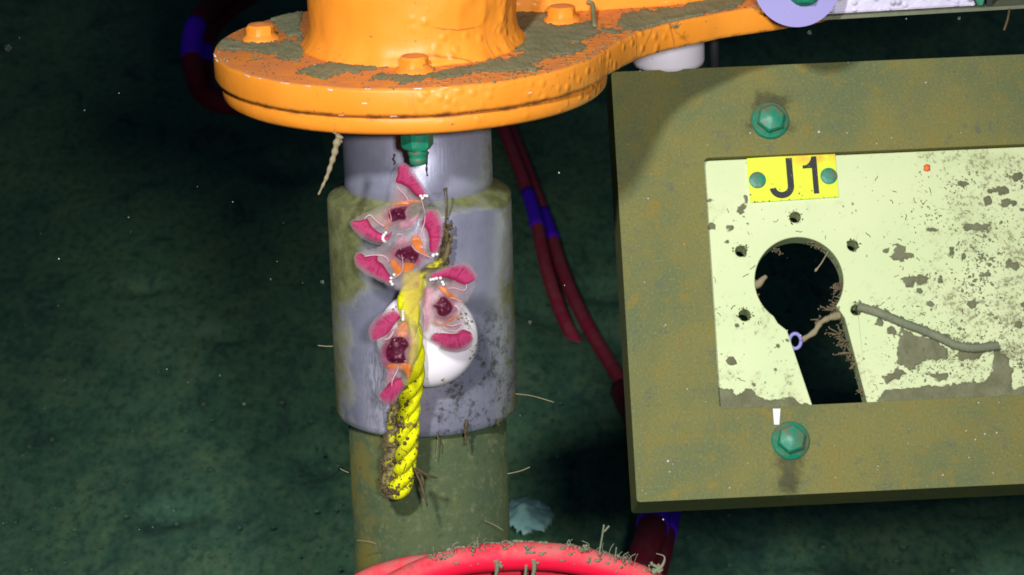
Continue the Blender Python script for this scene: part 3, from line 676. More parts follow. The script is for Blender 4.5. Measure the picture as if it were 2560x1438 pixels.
def dark_patch_field(X, Y):  # dark soft-edged patches around the two frame bolts
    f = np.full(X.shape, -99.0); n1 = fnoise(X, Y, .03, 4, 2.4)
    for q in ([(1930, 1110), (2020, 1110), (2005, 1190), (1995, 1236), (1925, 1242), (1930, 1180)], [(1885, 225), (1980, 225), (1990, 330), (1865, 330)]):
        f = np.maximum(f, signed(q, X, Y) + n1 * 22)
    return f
M['dark_patch'] = sediment('dark_thin_film', (.075, .08, .045), (.11, .115, .06), (.05, .05, .03), True)
crust('dark_film', np.arange(1545, 2560, 7), np.arange(170, 1250, 7), dark_patch_field, lambda x, y, h: f3(*loc(x, y, 0), -.0003 - max(h, 0)), .0008, 'dark_patch', fr, local=True, keep=lambda X, Y: (X < 1740) | (Y < 340) | (Y > 1035), soft=80)
# fuzzy growth along the keyhole's rim
bag = Bag(); bag2 = Bag()
for cx, cy, n_, s_ in zip((1925, 1938, 2030, 2045, 2085, 2100, 2095, 2108, 2098, 2080, 2040, 2097, 2105, 2120, 2132, 2148, 1890), (614, 625, 607, 618, 640, 660, 720, 745, 765, 775, 800, 840, 858, 885, 905, 970, 735), (10, 10, 12, 10, 10, 10, 26, 26, 26, 18, 10, 26, 20, 20, 20, 12, 8), (14, 16, 14, 16, 10, 12, 18, 22, 22, 20, 10, 22, 20, 18, 18, 18, 10)):
    u, vv = loc(cx + 8, cy, PD + .012); k_ = s_ / FPX * 4.66
    for _ in range(int(n_ * .6)):
        e = np.array([random.gauss(-.5, .5), random.gauss(0, .5), random.gauss(0, .6)]) * k_
        p0_ = np.array(f3(u, vv, PD + .012)); p1_ = p0_ + e * .6; p2_ = p1_ + e * .5 + rng.normal(0, .25, 3) * k_
        bag.tube(np.array([p0_, p1_, p2_]), [.0005, .0009, .0005], 5)
        for _k in range(2): bag.lump(p2_ + rng.normal(0, .15, 3) * k_, random.uniform(.0006, .0013))
mk('rim_growth', bag.V, bag.F, 'brown_tan', fr, local=True, kind='stuff')
# support legs of the frame, out of the picture on the right
for u in (.60,):
    a = fr.matrix_world @ Vector((u, .06, .02)) if False else Vector(FO) + FR.to_3x3() @ Vector((u, .06, .02))
    v, f_ = box((0, 0, 0), (.03, .03, a.z / 2 + .05)); V = [FRi.to_3x3() @ (Vector(q) + Vector((a.x, a.y, a.z / 2 - .03)) - Vector(FO)) for q in v]
    mk('leg', V, f_, 'frame', fr, smooth=False, local=True)

# things lying on the frame
def frame_world(u, v_, w): return np.array(Vector(FO) + FR.to_3x3() @ Vector((u, w, v_)))
wt = [frame_world(*loc(x, y, PD), PD - .0045) for x, y in c6([(295, 838), (400, 870), (520, 920), (640, 965), (720, 1000), (800, 1038), (880, 1052), (960, 1046), (1015, 1040)])]
P = smooth_path(wt, 8); v, f_ = tube(P, [.0050 * (1 + .2 * noise.noise(Vector((i * .9, 0, 0)))) for i in range(len(P))], 10)
bag = Bag()
for _ in range(260):
    q = P[int(random.uniform(0, len(P) - 1))]; a = random.uniform(0, 6.28); bag.lump(q + .0052 * np.array([random.gauss(0, .5), -max(0, math.sin(a)) * .7, math.cos(a)]) + [0, .002, 0], random.uniform(.0005, .0017), rough=.5)
wt_o = mk('worm_tube', v, f_, 'silt_grey', label='grey mud worm tube sagging across the pale panel', cat='worm tube')
mk('tube_silt', bag.V, bag.F, 'silt_grey', wt_o, kind='stuff')
P = smooth_path([frame_world(*loc(x, y, PD + .006), PD + .006) for x, y in c5([(1600, 1140), (1530, 1158), (1465, 1195), (1425, 1255), (1345, 1305)])], 8)
v, f_ = tube(P, [.0028 + .0016 * math.sin(i * .45) ** 2 * .6 + (.0012 if i < 8 else 0) for i in range(len(P))], 9)
ts = mk('growth_strand', v, f_, 'tan', label='tan branching strand bridging the keyhole slot', cat='sea growth')
P = smooth_path([frame_world(*loc(x, y, PD + .01), PD + .01) for x, y in c5([(1525, 705), (1500, 750), (1470, 800), (1430, 850)])], 4)
v, f_ = tube(P, [.0008] * (len(P) - 3) + [.0011, .0018, .0006], 6); mk('growth_thread', v, f_, 'tan', label='thin pale thread inside the round of the keyhole, upper right', cat='sea growth')
P = smooth_path([frame_world(*loc(x, y, PD + .01), PD + .01) for x, y in c5([(1012, 930), (1050, 935), (1080, 905), (1108, 880)])], 4)
v, f_ = tube(P, np.linspace(.0065, .0022, len(P)), 8); mk('growth_stub', v, f_, 'tan', label='short tan stub of growth at the left rim of the keyhole', cat='sea growth')
c = frame_world(*loc(1988, 853, PD + .004), PD + .004); ringp = [c + np.array([.0065 * math.cos(a), .001 * math.sin(a), .0085 * math.sin(a)]) for a in np.linspace(0, 2 * math.pi, 20)]
v, f_ = tube(np.array(ringp), .0022, 8); mk('sea_cup', v, f_, 'lavender', label='small purple cup shaped animal on the left rim of the slot', cat='sea animal')

# white roller between arm and frame
cx, cy = .284, .264
v, f_ = lathe([(.034, 1.0985), (.0395, 1.101), (.041, 1.106), (.041, 1.1645)], cx, cy, 48)
rl = empty('roller_pad', (cx, cy, 1.0985), 'white plastic round pad under the orange arm, on the frame', 'pad')
mk('pad', v, f_, 'float', rl); v, f_ = lathe([(.006, 1.07), (.006, 1.164)], cx + .053, cy + .02, 12); mk('pin', v, f_, 'dark', rl)

# ------------------------------------------------------------------ white float and yellow rope
bc = at_y(1068, 845, -.126); br = 128 / FPX * 4.66
V = []; Fc = []; nU, nV = 48, 28
for j in range(nV + 1):
    for i in range(nU):
        a = 2 * math.pi * i / nU; b = math.pi * j / nV; V.append((bc[0] + br * math.sin(b) * math.cos(a), bc[1] + br * .6 * math.sin(b) * math.sin(a), bc[2] + br * math.cos(b)))
for j in range(nV):
    for i in range(nU): k = (i + 1) % nU; Fc.append((j * nU + i, j * nU + k, (j + 1) * nU + k, (j + 1) * nU + i))
ball = mk('float_ball', V, Fc, 'float', label='smooth white float ball against the steel sleeve behind the pink animals', cat='float')
bag = Bag()
for px, py, n_ in ((955, 740, 16), (985, 745, 10), (1165, 770, 22), (1175, 790, 12), (1182, 870, 10), (1085, 935, 3)):
    for _ in range(n_):
        p = np.array([px + random.gauss(0, 9), py + random.gauss(0, 14)]); 
        q = at_y(p[0], p[1], bc[1]); dx, dz = q[0] - bc[0], q[2] - bc[2]; rr = math.hypot(dx, dz) / br
        if rr > .97: continue
        bag.lump((q[0], bc[1] - br * .6 * math.sqrt(1 - rr * rr) - .0002, q[2] - .01 * 0), random.uniform(.0006, .0019), rough=.5)
mk('float_silt', bag.V, bag.F, 'silt', ball, kind='stuff')
rope = empty('yellow_rope', tuple(at_y(1000, 1240, -.15)), 'bright yellow twisted rope hanging in a doubled loop in front of the post', 'rope')
rp = [(1114, 560, -.108), (1115, 610, -.112), (1098, 665, -.122), (1058, 702, -.138), (1026, 740, -.160), (1022, 790, -.170), (1030, 850, -.174), (1034, 910, -.170), (1030, 960, -.160), (1022, 1030, -.148), (1018, 1110, -.142), (1010, 1180, -.130), (1001, 1214, -.128), (986, 1220, -.124), (980, 1190, -.118), (986, 1120, -.118), (998, 1050, -.118), (1008, 980, -.118)]
P = smooth_path([at_y(*q) for q in rp], 14); T, Nn, B = frames(P)
s_ = np.concatenate([[0], np.cumsum(np.linalg.norm(np.diff(P, axis=0), axis=1))]); half = int(len(P) * .745)
taper = np.clip((s_ + .004) / .07, .12, 1)
for k in range(3):
    ph = s_ / .07 * 2 * math.pi + k * 2 * math.pi / 3
    Q = P + (.0058 * taper)[:, None] * (np.cos(ph)[:, None] * Nn + np.sin(ph)[:, None] * B)
    rr = .0068 * taper * (1 + .16 * np.array([noise.noise(Vector((x * 70, k * 3.1, 0))) for x in s_]))
    top = 46; v, f_ = tube(Q[top:half + 1], rr[top:half + 1], 10); mk('strand', v, f_, 'rope', rope)
    v, f_ = tube(Q[:top + 1], rr[:top + 1], 10); mk('silted_strand', v, f_, 'rope_silt', rope)
    v, f_ = tube(Q[half:], rr[half:] * 1.05, 10); mk('silted_strand', v, f_, 'rope_silt', rope)
bag = Bag()
for _ in range(800):
    i = int(random.uniform(half * .62, len(P) - 1)) if random.random() < .8 else int(random.uniform(0, half * .2)); a = random.uniform(0, 6.28)
    if i < half and math.cos(a) > -.2 and random.random() < .75: continue
    p = P[i] + .0125 * taper[i] * np.array([math.cos(a), -abs(math.sin(a)) * random.choice((1, 1, -1)), random.gauss(0, .2)])
    bag.lump(p, random.uniform(.0005, .0020), rough=.5)
for px, py, qx, qy in ((1035, 1170, 1068, 1265), (1040, 1170, 1092, 1195), (985, 1040, 972, 1062), (1045, 1180, 1060, 1215)):
    a = at_y(px, py, -.158); b = at_y(qx, qy, -.155); bag.tube(smooth_path([a, (a + b) / 2 + rng.normal(0, .002, 3), b], 4), [.0012] * 5 + [.002, .0015, .0011, .0008], 5)
for _ in range(130):
    i = int(random.uniform(half * .7, len(P) - 1)); a = random.uniform(0, 6.28); p = P[i] + .0115 * np.array([math.cos(a), -abs(math.sin(a)), 0]); e = rng.normal(0, .004, 3)
    bag.tube(np.array([p, p + e * .5, p + e + [0, 0, -.001]]), .00035, 4)
mk('rope_fuzz', bag.V, bag.F, 'brown', rope, kind='stuff')

# ------------------------------------------------------------------ pink two-lobed animals clinging to the rope
def puff(name, L, depth, thick, mat, parent, step=4.0, rough=.12, soft=12.0):
    """swollen closed body filling an outline given in photo pixels; depth(px,py) is its middle plane"""
    L = np.array(L, float); Ls = smooth_path([(*p, 0) for p in list(L) + [L[0]]], 4)[:-1, :2]
    x0, y0 = Ls.min(0) - step; x1, y1 = Ls.max(0) + step
    X, Y = np.meshgrid(np.arange(x0, x1, step), np.arange(y0, y1, step)); ins = inside(Ls, X, Y) & (edge_dist(Ls, X, Y) > step * .55)
    pts = [(a, b) for a, b in zip(X[ins], Y[ins])]
    bm = bmesh.new(); bvs = [bm.verts.new((p[0], p[1], 0)) for p in Ls]; es = [bm.edges.new((bvs[i], bvs[(i + 1) % len(bvs)])) for i in range(len(bvs))]
    from mathutils.geometry import delaunay_2d_cdt
    allp = [Vector((float(p[0]), float(p[1]))) for p in Ls] + [Vector((float(a), float(b))) for a, b in pts]; bm.free()
    vo, eo, fo, *_ = delaunay_2d_cdt(allp, [(i, (i + 1) % len(Ls)) for i in range(len(Ls))], [list(range(len(Ls)))], 1, 1e-4)
    vo = np.array([tuple(p) for p in vo]); d = edge_dist(Ls, vo[:, 0], vo[:, 1]); w = max(8.0, min(34.0, d.max() * .8))
    t = np.clip(d / w, 0, 1); h = thick * np.sqrt(np.clip(1 - (1 - t) ** 2, 0, 1))
    V = []; n0 = len(vo)
    for sgn in (-1, 1):
        for (x, y), hh in zip(vo, h):
            wv_ = rough * thick * noise.fractal(Vector((x * .045, y * .045, 2.0 + depth(0, 0) * 9)), .9, 2, 3) * (hh / thick)
            V.append(at_y(x, y, depth(x, y) + sgn * hh * (1 if sgn < 0 else .6) + wv_))
    Fc = [tuple(f) for f in fo] + [tuple(n0 + i for i in reversed(f)) for f in fo]
    o = mk(name, V, Fc, mat, parent); at_ = o.data.attributes.new('soft', 'FLOAT', 'POINT'); at_.data.foreach_set('value', np.tile(np.clip(d / soft, 0, 1), 2)); bm = bmesh.new(); bm.from_mesh(o.data); bmesh.ops.remove_doubles(bm, verts=bm.verts, dist=1e-5); bmesh.ops.recalc_face_normals(bm, faces=bm.faces); bm.to_mesh(o.data); bm.free()
    return o
def resample(L, n):
    L = smooth_path([(*p, 0) for p in L], 6)[:, :2]; s = np.concatenate([[0], np.cumsum(np.linalg.norm(np.diff(L, axis=0), axis=1))]); t = np.linspace(0, s[-1], n)
    return np.stack([np.interp(t, s, L[:, 0]), np.interp(t, s, L[:, 1])], 1)
def fan(inner, outer, depth, parent, nu=44, nv=12, thick=.0011):
    A = resample(inner, nu); Bq = resample(outer, nu); V = []; U_ = []; W_ = []
    for side in (-1, 1):
        for i in range(nu):
            for j in range(nv):
                t = j / (nv - 1); tt = -.30 + 1.46 * t; p = A[i] * (1 - tt) + Bq[i] * tt; e = min(i, nu - 1 - i) / 4.0
                hh = thick * math.sqrt(max(0, 1 - (2 * t - 1) ** 2)) * min(1, e) 
                V.append(at_y(p[0], p[1], depth(*p) - .0058 + side * hh - .0016 * math.sin(t * math.pi))); U_.append(i / nu * (1 + .0)); W_.append(t)
    Fc = []
    for s in (0, 1):
        b = s * nu * nv
        for i in range(nu - 1):
            for j in range(nv - 1):
                q = (b + i * nv + j, b + i * nv + j + 1, b + (i + 1) * nv + j + 1, b + (i + 1) * nv + j); Fc.append(q if s else q[::-1])
    o = mk('pink_fan', V, Fc, 'fan', parent)
    for nm, arr in (('fan_u', U_), ('fan_v', W_)):
        at = o.data.attributes.new(nm, 'FLOAT', 'POINT'); at.data.foreach_set('value', arr)
    return o
def grow(L, k, c=None):
    L = np.array(L, float); c = L.mean(0) if c is None else np.array(c); return [tuple(c + (p - c) * k) for p in L]
def animal(label, org, sc, depth, body, fans, gut, fil, amber, beads, threads, spots=(), flesh=(), thick=.0085, sheath=()):
    z = lambda L: zp(L, org[0], org[1], sc)
    b = z(body); c = np.mean(b, 0); t = empty('sea_animal', tuple(at_y(c[0], c[1], depth(*c))), label, 'sea animal', 'pink animals on the rope')
    puff('body', b, depth, thick, 'membrane', t, 3, soft=10)
    dg = lambda off: (lambda x, y: depth(x, y) + off)
    for L in flesh: puff('flesh', z(L), dg(-.002), thick * .7, 'flesh', t, soft=16)
    for L in sheath: puff('sheath', z(L), dg(-.003), thick * .8, ('sheath' if org[1] > 600 else 'clear_sheath'), t, soft=18)
    for L in amber: puff('amber_tissue', z(grow(L, 1.15)), dg(-.005), .0042, 'orange_flesh', t, 3, rough=.4, soft=9)
    puff('gut', z(grow(gut, 1.25)), dg(-.0066), .0056, 'gut', t, 2.5, rough=.5, soft=8)
    puff('gut_halo', z(grow(gut, 1.9)), dg(-.004), .0045, 'halo', t, 3, rough=.4, soft=17)
    puff('inner_flesh', z(grow(body, .66, np.mean(gut, 0) * .5 + np.mean(body, 0) * .5)), dg(-.001), thick * .55, 'veil', t, 4, soft=22)
    for i_, o_ in fans: fan(z(i_), z(o_), dg(-.003), t)
    for L, w in fil:
        P = smooth_path([at_y(x, y, depth(x, y) - .0105) for x, y in z(L)], 6); r = w / sc / FPX * 4.6 / 2 * .6
        v, f_ = tube(P, [r * (.45 + .55 * math.sin(math.pi * (.12 + .8 * i / len(P)))) for i in range(len(P))], 8); mk('filament', v, f_, 'filament', t)
    for L in threads:
        P = smooth_path([at_y(x, y, depth(x, y) - .0112) for x, y in z(L)], 6); v, f_ = tube(P, .0005, 6); mk('thread', v, f_, 'filament', t)
    bg_ = Bag()
    for x, y in z(beads): bg_.lump(at_y(x, y, depth(x, y) - .0105), .0021, rough=.08)
    mk('bead_row', bg_.V, bg_.F, 'chip', t, kind='stuff')
    for L in spots: puff('red_spot', z(L), dg(-.008), .003, 'redspot', t)
    return t
dA = lambda x, y: -.1175 - max(0, (y - 520)) * .00006
dB = lambda x, y: -.135 - max(0, y - 600) * .00042
dC = lambda x, y: -.186 + abs(y - 790) * .00012 + max(0, x - 1120) * .00018
dD = lambda x, y: -.199 + max(0, 860 - y) * .0001 + max(0, 985 - x) * .00025
animal('uppermost pink two-lobed animal, one lobe pointing straight up below the green nut', (860, 400), 6.535, dA,
    [(900, 50), (1000, 45), (1100, 130), (1200, 280), (1330, 470), (1385, 600), (1385, 720), (1330, 800), (1250, 900), (1200, 1050), (1150, 1150), (1000, 1230), (850, 1300), (700, 1380), (560, 1390), (400, 1340), (250, 1250), (130, 1120), (85, 1030), (110, 990), (250, 900), (400, 840), (560, 750), (690, 700), (730, 600), (740, 450), (790, 320), (810, 200), (870, 90)],
    [([(900, 90), (915, 200), (910, 320), (1000, 370), (1110, 450), (1180, 540), (1250, 610)], [(940, 55), (1050, 80), (1150, 200), (1250, 350), (1330, 500), (1370, 600)]),
     ([(130, 1000), (250, 1020), (340, 1010), (420, 1110), (500, 1180), (600, 1235), (700, 1260), (790, 1180)], [(105, 1020), (150, 1130), (280, 1240), (420, 1305), (560, 1350), (680, 1350), (760, 1290)])],
    [(790, 800), (900, 775), (1030, 765), (990, 840), (1000, 960), (900, 970), (800, 995), (740, 900), (760, 840)],
    [([(860, 430), (920, 500), (980, 555), (1030, 620), (1055, 680)], 42), ([(335, 970), (370, 925), (420, 900), (470, 935), (520, 990), (600, 1050), (655, 1080)], 46), ([(950, 715), (1010, 705), (1060, 720)], 34)],
    [[(800, 720), (950, 660), (1100, 640), (1240, 660), (1230, 715), (1080, 730), (1060, 790), (900, 760), (800, 790)], [(700, 830), (760, 900), (750, 1050), (720, 1150), (640, 1110), (690, 1030)]],
    [(1255, 590), (1320, 585), (1355, 588), (1280, 625), (685, 1190), (655, 1228), (638, 1258), (636, 1290), (650, 1318), (672, 1332)],
    [[(1262, 640), (1295, 760), (1325, 880), (1315, 1000), (1290, 1090)], [(745, 840), (765, 920), (775, 990)]],
    flesh=[[(880, 970), (1050, 930), (1180, 850), (1230, 760), (1260, 900), (1180, 1080), (1050, 1150), (900, 1180), (850, 1080)]])
animal('pink animal second from the top, lobes spread left and right above the bare yellow rope', (860, 560), 6.535, dB,
    [(590, 370), (640, 300), (760, 200), (900, 150), (1020, 110), (1140, 60), (1200, -60), (1260, -160), (1300, -240), (1400, -290), (1520, -260), (1600, -170), (1640, 0), (1630, 180), (1590, 330), (1560, 480), (1540, 560), (1400, 680), (1280, 740), (1240, 850), (1240, 1000), (1050, 1090), (900, 1090), (700, 1000), (500, 900), (330, 820), (220, 720), (165, 600), (175, 490), (240, 450), (330, 430), (480, 400)],
    [([(1330, -170), (1330, -50), (1380, 20), (1420, 100), (1440, 250), (1430, 380), (1440, 470)], [(1380, -235), (1500, -225), (1590, -100), (1620, 80), (1600, 250), (1560, 390), (1520, 500)]),
     ([(250, 465), (330, 550), (490, 550), (510, 640), (600, 700), (690, 800), (780, 900)], [(200, 470), (170, 580), (230, 710), (380, 810), (560, 900), (720, 970), (800, 990)])],
    [(970, 400), (1080, 370), (1140, 440), (1200, 500), (1140, 620), (1050, 620), (980, 610), (900, 560), (850, 520), (890, 430)],
    [([(1325, -140), (1310, -10), (1280, 80), (1262, 180), (1280, 260), (1300, 310)], 40), ([(335, 530), (480, 510), (620, 515), (700, 555), (735, 620)], 38), ([(1240, 380), (1270, 375), (1290, 400)], 50)],
    [[(1090, 260), (1180, 180), (1280, 260), (1320, 400), (1420, 540), (1300, 520), (1150, 420)], [(740, 600), (820, 560), (900, 640), (960, 720), (930, 830), (840, 850), (780, 720)], [(980, 600), (1130, 600), (1150, 720), (1050, 800), (950, 760)]],
    [(1462, 505), (1520, 495), (820, 830), (770, 885), (765, 945), (790, 985), (1455, 520)],
    [[(925, 400), (940, 500), (960, 600), (960, 740), (900, 830), (800, 890)], [(1110, 350), (1150, 410), (1200, 450), (1320, 510), (1430, 555)], [(850, 180), (920, 165), (970, 210), (930, 260)]],
    spots=[[(1015, 190), (1060, 155), (1130, 150), (1090, 200), (1030, 215)], [(1120, 1000), (1160, 940), (1220, 940), (1245, 990), (1220, 1020), (1170, 990)]],
    flesh=[[(800, 250), (950, 160), (1060, 220), (1080, 340), (950, 380), (820, 360)], [(1100, 980), (1200, 850), (1240, 980), (1200, 1080), (1100, 1080)]],
    sheath=[[(915, 720), (1250, 720), (1330, 1046), (1260, 1500), (1200, 1700), (960, 1570), (900, 1110)]])
animal('pink animal at the right over the white ball, its lower fan striped', (1000, 620), 5.136, dC,
    [(340, 330), (450, 290), (600, 230), (750, 200), (870, 190), (960, 280), (1000, 400), (960, 520), (900, 620), (880, 680), (830, 720), (845, 850), (900, 1000), (960, 1090), (960, 1200), (880, 1300), (720, 1340), (560, 1300), (430, 1230), (330, 1160), (260, 1100), (240, 950), (250, 800), (270, 600), (290, 450)],
    [([(400, 400), (500, 370), (600, 350), (720, 370), (800, 405), (870, 445), (930, 430)], [(370, 345), (520, 285), (680, 225), (830, 198), (920, 255), (985, 370), (992, 420)]),
     ([(420, 1110), (540, 1130), (660, 1150), (760, 1140), (820, 1100), (930, 1110)], [(370, 1170), (480, 1255), (620, 1318), (760, 1325), (880, 1280), (950, 1180)])],
    [(520, 640), (580, 640), (620, 680), (665, 750), (630, 830), (560, 865), (490, 840), (470, 780), (430, 740), (480, 700)],
    [([(610, 520), (700, 515), (800, 545), (850, 520), (855, 460)], 28), ([(600, 985), (660, 1000), (740, 980), (830, 960)], 24), ([(560, 1015), (640, 1060), (720, 1065), (780, 1020), (815, 960)], 24), ([(700, 740), (740, 760), (770, 820)], 60)],
    [[(470, 500), (580, 490), (680, 590), (800, 670), (780, 700), (640, 660), (560, 600)], [(440, 880), (540, 960), (640, 890), (780, 840), (790, 870), (640, 960), (540, 1010), (450, 970)]],
    [(395, 408), (430, 402), (470, 392), (520, 388), (545, 440), (560, 470)],
    [[(640, 640), (720, 660), (790, 690)], [(500, 1110), (520, 1060), (540, 1020)]],
    flesh=[[(300, 480), (420, 470), (480, 560), (450, 720), (440, 850), (420, 1000), (380, 1100), (290, 1080), (270, 900), (280, 650)]])
animal('lowest pink animal, hanging along the yellow rope left of the white ball', (900, 740), 4.795, dD,
    [(100, 470), (110, 380), (170, 280), (260, 200), (400, 140), (470, 150), (530, 180), (600, 250), (660, 300), (700, 400), (720, 520), (700, 650), (680, 760), (640, 880), (590, 1000), (540, 1100), (470, 1210), (400, 1300), (320, 1310), (230, 1240), (205, 1180), (250, 1120), (300, 1000), (310, 900), (295, 800), (330, 760), (280, 640), (250, 590), (190, 560), (130, 540)],
    [([(240, 510), (290, 450), (330, 380), (380, 320), (430, 270), (480, 230)], [(165, 560), (105, 480), (118, 380), (190, 275), (290, 195), (430, 148)]),
     ([(260, 1150), (330, 1110), (390, 1075), (430, 1040), (500, 1000)], [(212, 1190), (260, 1265), (350, 1305), (440, 1230), (540, 1080)])],
    [(380, 520), (500, 510), (570, 590), (530, 670), (540, 760), (470, 790), (350, 760), (330, 650), (360, 580)],
    [([(295, 525), (350, 505), (390, 450), (405, 420)], 55), ([(380, 1085), (390, 1010), (430, 930), (455, 870), (460, 840)], 32)],
    [[(430, 400), (540, 290), (590, 400), (560, 500), (460, 500)], [(310, 830), (430, 795), (610, 810), (610, 930), (560, 1000), (500, 900), (360, 900)]],
    [(515, 185), (517, 215), (517, 245), (520, 270), (515, 285)],
    [[(520, 520), (480, 590), (430, 640)], [(420, 520), (390, 570), (360, 610)], [(430, 785), (520, 775), (560, 790)]],
    flesh=[[(300, 820), (420, 800), (460, 900), (400, 1040), (300, 1080), (300, 960)]], thick=.0095,
    sheath=[[(560, 330), (640, 330), (700, 420), (715, 530), (700, 650), (680, 770), (630, 900), (570, 1010), (540, 900), (560, 700), (570, 500)]])

# ------------------------------------------------------------------ cables
def cable(label, paths, r, mat, tapes=(), silt=None, group=None, kind_name='red_cable'):
    P = smooth_path(paths, 10); base = P[len(P) // 2]
    t = empty(kind_name, tuple(base), label, 'cable', group)
    v, f_ = tube(P, r, 16); mk('sheath', v, f_, mat, t)
    for a, b in tapes:
        i0, i1 = int(a * (len(P) - 1)), int(b * (len(P) - 1)); v, f_ = tube(P[i0:i1 + 1], r * 1.07, 16); mk('tape', v, f_, 'blue', t)
    if silt: mk('cable_silt', silt.V, silt.F, 'silt_grey', t, kind='stuff')
    return t, P
FZ = .012
flr = lambda x, y, h=FZ: at_z(x, y, h)
# two cables lying on the mud behind the post
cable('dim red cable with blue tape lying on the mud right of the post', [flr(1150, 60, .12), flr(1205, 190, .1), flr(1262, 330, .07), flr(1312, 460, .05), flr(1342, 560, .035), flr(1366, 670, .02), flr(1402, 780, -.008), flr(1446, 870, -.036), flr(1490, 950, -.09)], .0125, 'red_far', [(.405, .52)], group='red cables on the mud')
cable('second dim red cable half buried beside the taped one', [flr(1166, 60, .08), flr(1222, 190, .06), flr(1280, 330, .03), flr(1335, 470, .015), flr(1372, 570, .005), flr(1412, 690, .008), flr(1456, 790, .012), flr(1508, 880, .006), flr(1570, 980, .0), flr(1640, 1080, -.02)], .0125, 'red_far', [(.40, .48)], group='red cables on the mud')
cable('shade-darkened red cable with blue tape arching behind the orange flange at the upper left', [at_y(690, -140, 3.70), at_y(610, -50, 3.60), at_y(535, 5, 3.50), at_y(490, 60, 3.40), at_y(478, 130, 3.35), at_y(490, 200, 3.30), at_y(513, 240, 3.30), at_y(570, 262, 3.30), at_y(720, 270, 3.30), at_y(900, 270, 3.30)], .0185, 'red_shaded', [(.34, .47)], group='red cables at the upper left')
cable('second shade-darkened red cable curving right beside the taped one at the upper left', [at_y(720, -100, 3.75), at_y(640, -20, 3.65), at_y(570, 30, 3.55), at_y(524, 85, 3.50), at_y(508, 145, 3.45), at_y(517, 215, 3.40), at_y(546, 245, 3.35), at_y(620, 262, 3.30), at_y(760, 270, 3.30)], .016, 'red_shaded', [(.46, .53)], group='red cables at the upper left')
cable('shade-darkened red cable with blue tape below the frame corner', [flr(1560, 980, .02), flr(1625, 1120, .04), flr(1645, 1240, .06), flr(1630, 1320, .06), flr(1602, 1410, .05), flr(1565, 1520, .03)], .0235, 'red_shaded', [(.38, .60)], group='cables under the frame')
cable('second shade-darkened red cable behind the taped one under the frame corner', [flr(1600, 980, .02), flr(1658, 1130, .03), flr(1668, 1250, .035), flr(1656, 1330, .03), flr(1636, 1420, .03), flr(1605, 1520, .02)], .0215, 'red_shaded', [(.38, .62)], group='cables under the frame')
# bright cables in front of the post
YF = -.33
p1 = [at_y(x, y, YF) for x, y in ((880, 1560), (960, 1486), (1050, 1436), (1150, 1405), (1240, 1394), (1330, 1391), (1420, 1398), (1520, 1420), (1620, 1458), (1720, 1520))]
p2 = [at_y(x, y, YF + .045) for x, y in ((800, 1560), (900, 1470), (990, 1434), (1080, 1420), (1180, 1424), (1280, 1428), (1380, 1432), (1470, 1444), (1560, 1476), (1650, 1530))]
bag = Bag(); S1 = smooth_path(p1, 20)
for _ in range(230):
    i = int(random.uniform(45, 175)); a = random.gauss(math.pi / 2, .75); p = S1[i] + .0155 * np.array([0, -math.cos(a), math.sin(a)])
    bag.lump(p, random.choice((.0009, .0013, .0018, .0026)) * random.uniform(.7, 1.3), (1.2, .8, .6), .45)
for x, y, s_ in ((1320, 1372, 4), (1465, 1372, 3.5), (1470, 1402, 4.5), (1450, 1378, 3), (1556, 1408, 3.5), (1245, 1410, 4), (1180, 1372, 3.5), (1105, 1395, 3.5), (1640, 1425, 5), (1630, 1420, 4)):
    c = at_y(x, y, YF - .012)
    for _ in range(7): bag.lump(c + rng.normal(0, .0022, 3), s_ * .00045 * random.uniform(.6, 1.3), rough=.5)
def hair(L, r, Y=YF - .014): 
    bag.tube(smooth_path([at_y(x, y, Y) for x, y in L], 5), r, 5)
hair([(1240, 1400), (1243, 1420), (1238, 1445)], [.003, .0035, .003, .0028, .003, .0024, .0028, .0022, .002, .0016, .001]); hair([(1334, 1398), (1336, 1420), (1330, 1450)], .0026); hair([(1316, 1412), (1313, 1445)], .0018)
hair([(1497, 1390), (1504, 1350), (1510, 1312)], .0011); hair([(1510, 1330), (1523, 1315)], .0012); hair([(1537, 1402), (1541, 1368)], .0007)
hair([(1632, 1432), (1655, 1415), (1661, 1392), (1640, 1384)], [.0036, .003, .0026, .0024, .002, .0018, .0016, .0014, .0012, .001, .0009, .0008, .0007, .0006, .0005, .0004]); hair([(1648, 1420), (1632, 1412), (1628, 1405)], .0018)
for _ in range(26):
    x = random.uniform(1000, 1640); y = np.interp(x, [960, 1050, 1150, 1330, 1420, 1520, 1620], [1450, 1400, 1368, 1352, 1360, 1382, 1420]); l = random.uniform(4, 26)
    hair([(x, y + 6), (x + random.uniform(-6, 6), y - l * .5), (x + random.uniform(-14, 14), y - l)], random.uniform(.0003, .0006))
cable('bright red silt-dusted cable arching across the bottom foreground, upper of two', p1, .0150, 'red', silt=bag, group='red cables in the foreground')
cable('bright red cable lying just under and behind the foreground arch', p2, .0150, 'red', group='red cables in the foreground')

# ------------------------------------------------------------------ small things
P = smooth_path([at_y(x, y, -.2) for x, y in ((850, 338), (842, 358), (836, 385), (828, 410), (818, 440), (808, 462), (796, 487))], 6)
r = np.linspace(.0042, .0010, len(P)) * (1 + .22 * np.sin(np.arange(len(P)) * 1.3)); r[0] *= .7
tw = empty('hanging_worm_tube', tuple(P[0]), 'thin tan twisted worm tube hanging from the flange rim on the left', 'worm tube')
v, f_ = tube(P, r, 8); mk('tube_wall', v, f_, 'tan', tw)
bag = Bag()
for k in range(9):
    a = P[1] + rng.normal(0, .0008, 3); e = np.array([random.uniform(-.007, .006), random.uniform(-.003, .001), random.uniform(-.006, .006)]); bag.tube(smooth_path([a, a + e * .6, a + e + [0, 0, -.002]], 3), .0007, 5)
mk('fringe', bag.V, bag.F, 'tan', tw, kind='stuff')
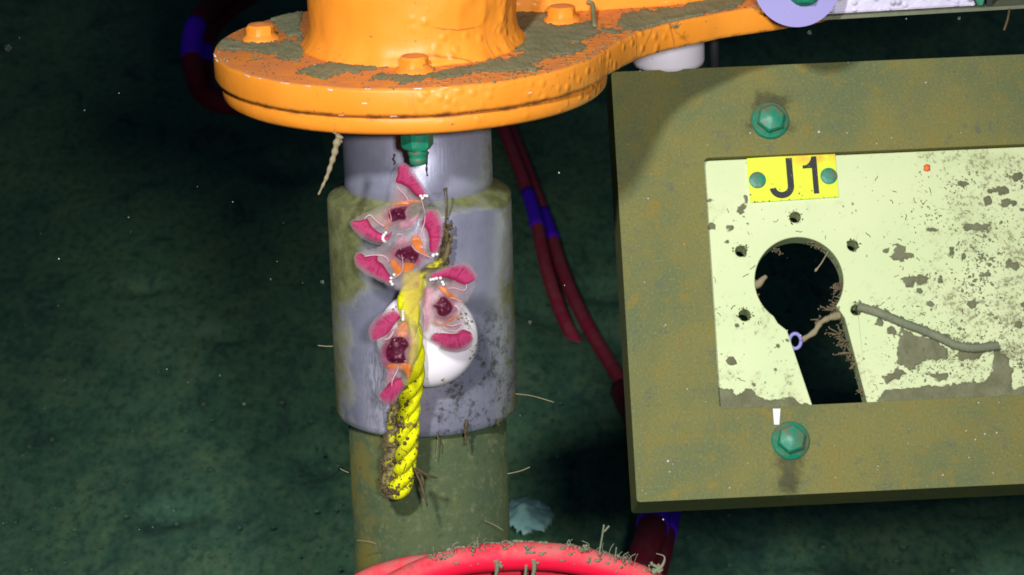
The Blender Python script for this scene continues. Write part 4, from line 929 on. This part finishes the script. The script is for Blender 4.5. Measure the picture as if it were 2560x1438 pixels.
# pale shell on the mud
X, Y = np.meshgrid(np.linspace(-1, 1, 22), np.linspace(-1, 1, 22)); V = []; base = at_z(1318, 1290, .0)
for a, b in zip(X.ravel(), Y.ravel()):
    rr = math.hypot(a, b); hgt = .026 * max(0, 1 - rr) ** .6 + .006 * noise.noise(Vector((a * 3, b * 3, 1)))
    V.append((base[0] + a * .042 + .012 * noise.noise(Vector((a * 2, b * 2, 4))), base[1] + b * .10, base[2] - .006 + hgt * (1.2 if b < 0 else .8)))
Fc = [(j * 22 + i, j * 22 + i + 1, (j + 1) * 22 + i + 1, (j + 1) * 22 + i) for j in range(21) for i in range(21) if math.hypot(i / 10.5 - 1, j / 10.5 - 1) < .93]
n = NT('pale_shell'); a = n.noise(22, 4); M['shell'] = n.fin(n.mix(n.ramp(a, .45, .65), (.42, .80, .72), (.2, .42, .36)), .8)
mk('shell', V, Fc, 'shell', label='pale blue-green shell half sunk in the mud right of the post', cat='shell')
# drifting specks
bag = Bag()
for _ in range(90):
    px, py = random.uniform(0, 2560), random.uniform(0, 1438); Y = random.choice((random.uniform(-.6, -.25), random.uniform(.4, 2.2), random.uniform(.4, 2.2)))
    p = at_y(px, py, Y)
    if Y < 0 and 800 < px < 1300 : continue
    if p[2] > .06: bag.lump(p, random.choice((.0004, .0005, .0006, .0009)))
for px, py, Y in ((20, 120, -2.2), (806, 705, -1.6), (1325, 806, -1.5), (2024, 82, -1.7), (2398, 46, -1.2), (610, 1010, -1.4)): bag.lump(at_y(px, py, Y), .0005, rough=.1)
mk('marine_snow', bag.V, bag.F, 'snow', kind='stuff', label='scattered white specks drifting in the water')
bag = Bag()
for L in ([(1288, 985), (1330, 990), (1385, 1006)], [(1268, 1185), (1300, 1178), (1325, 1168)], [(850, 1172), (862, 1178), (872, 1182)], [(795, 864), (815, 866), (832, 866)]):
    bag.tube(smooth_path([at_y(x, y, -.02) for x, y in L], 5), .0006, 4)
for L in ([(1212, 1302), (1235, 1312), (1258, 1326)], [(892, 1351), (920, 1354), (942, 1360)], [(1095, 1080), (1094, 1110), (1090, 1145)]):
    bag.tube(smooth_path([at_y(x, y, -.098) for x, y in L], 5), .0005, 4)
mk('fine_hairs', bag.V, bag.F, 'tan', post, kind='stuff')
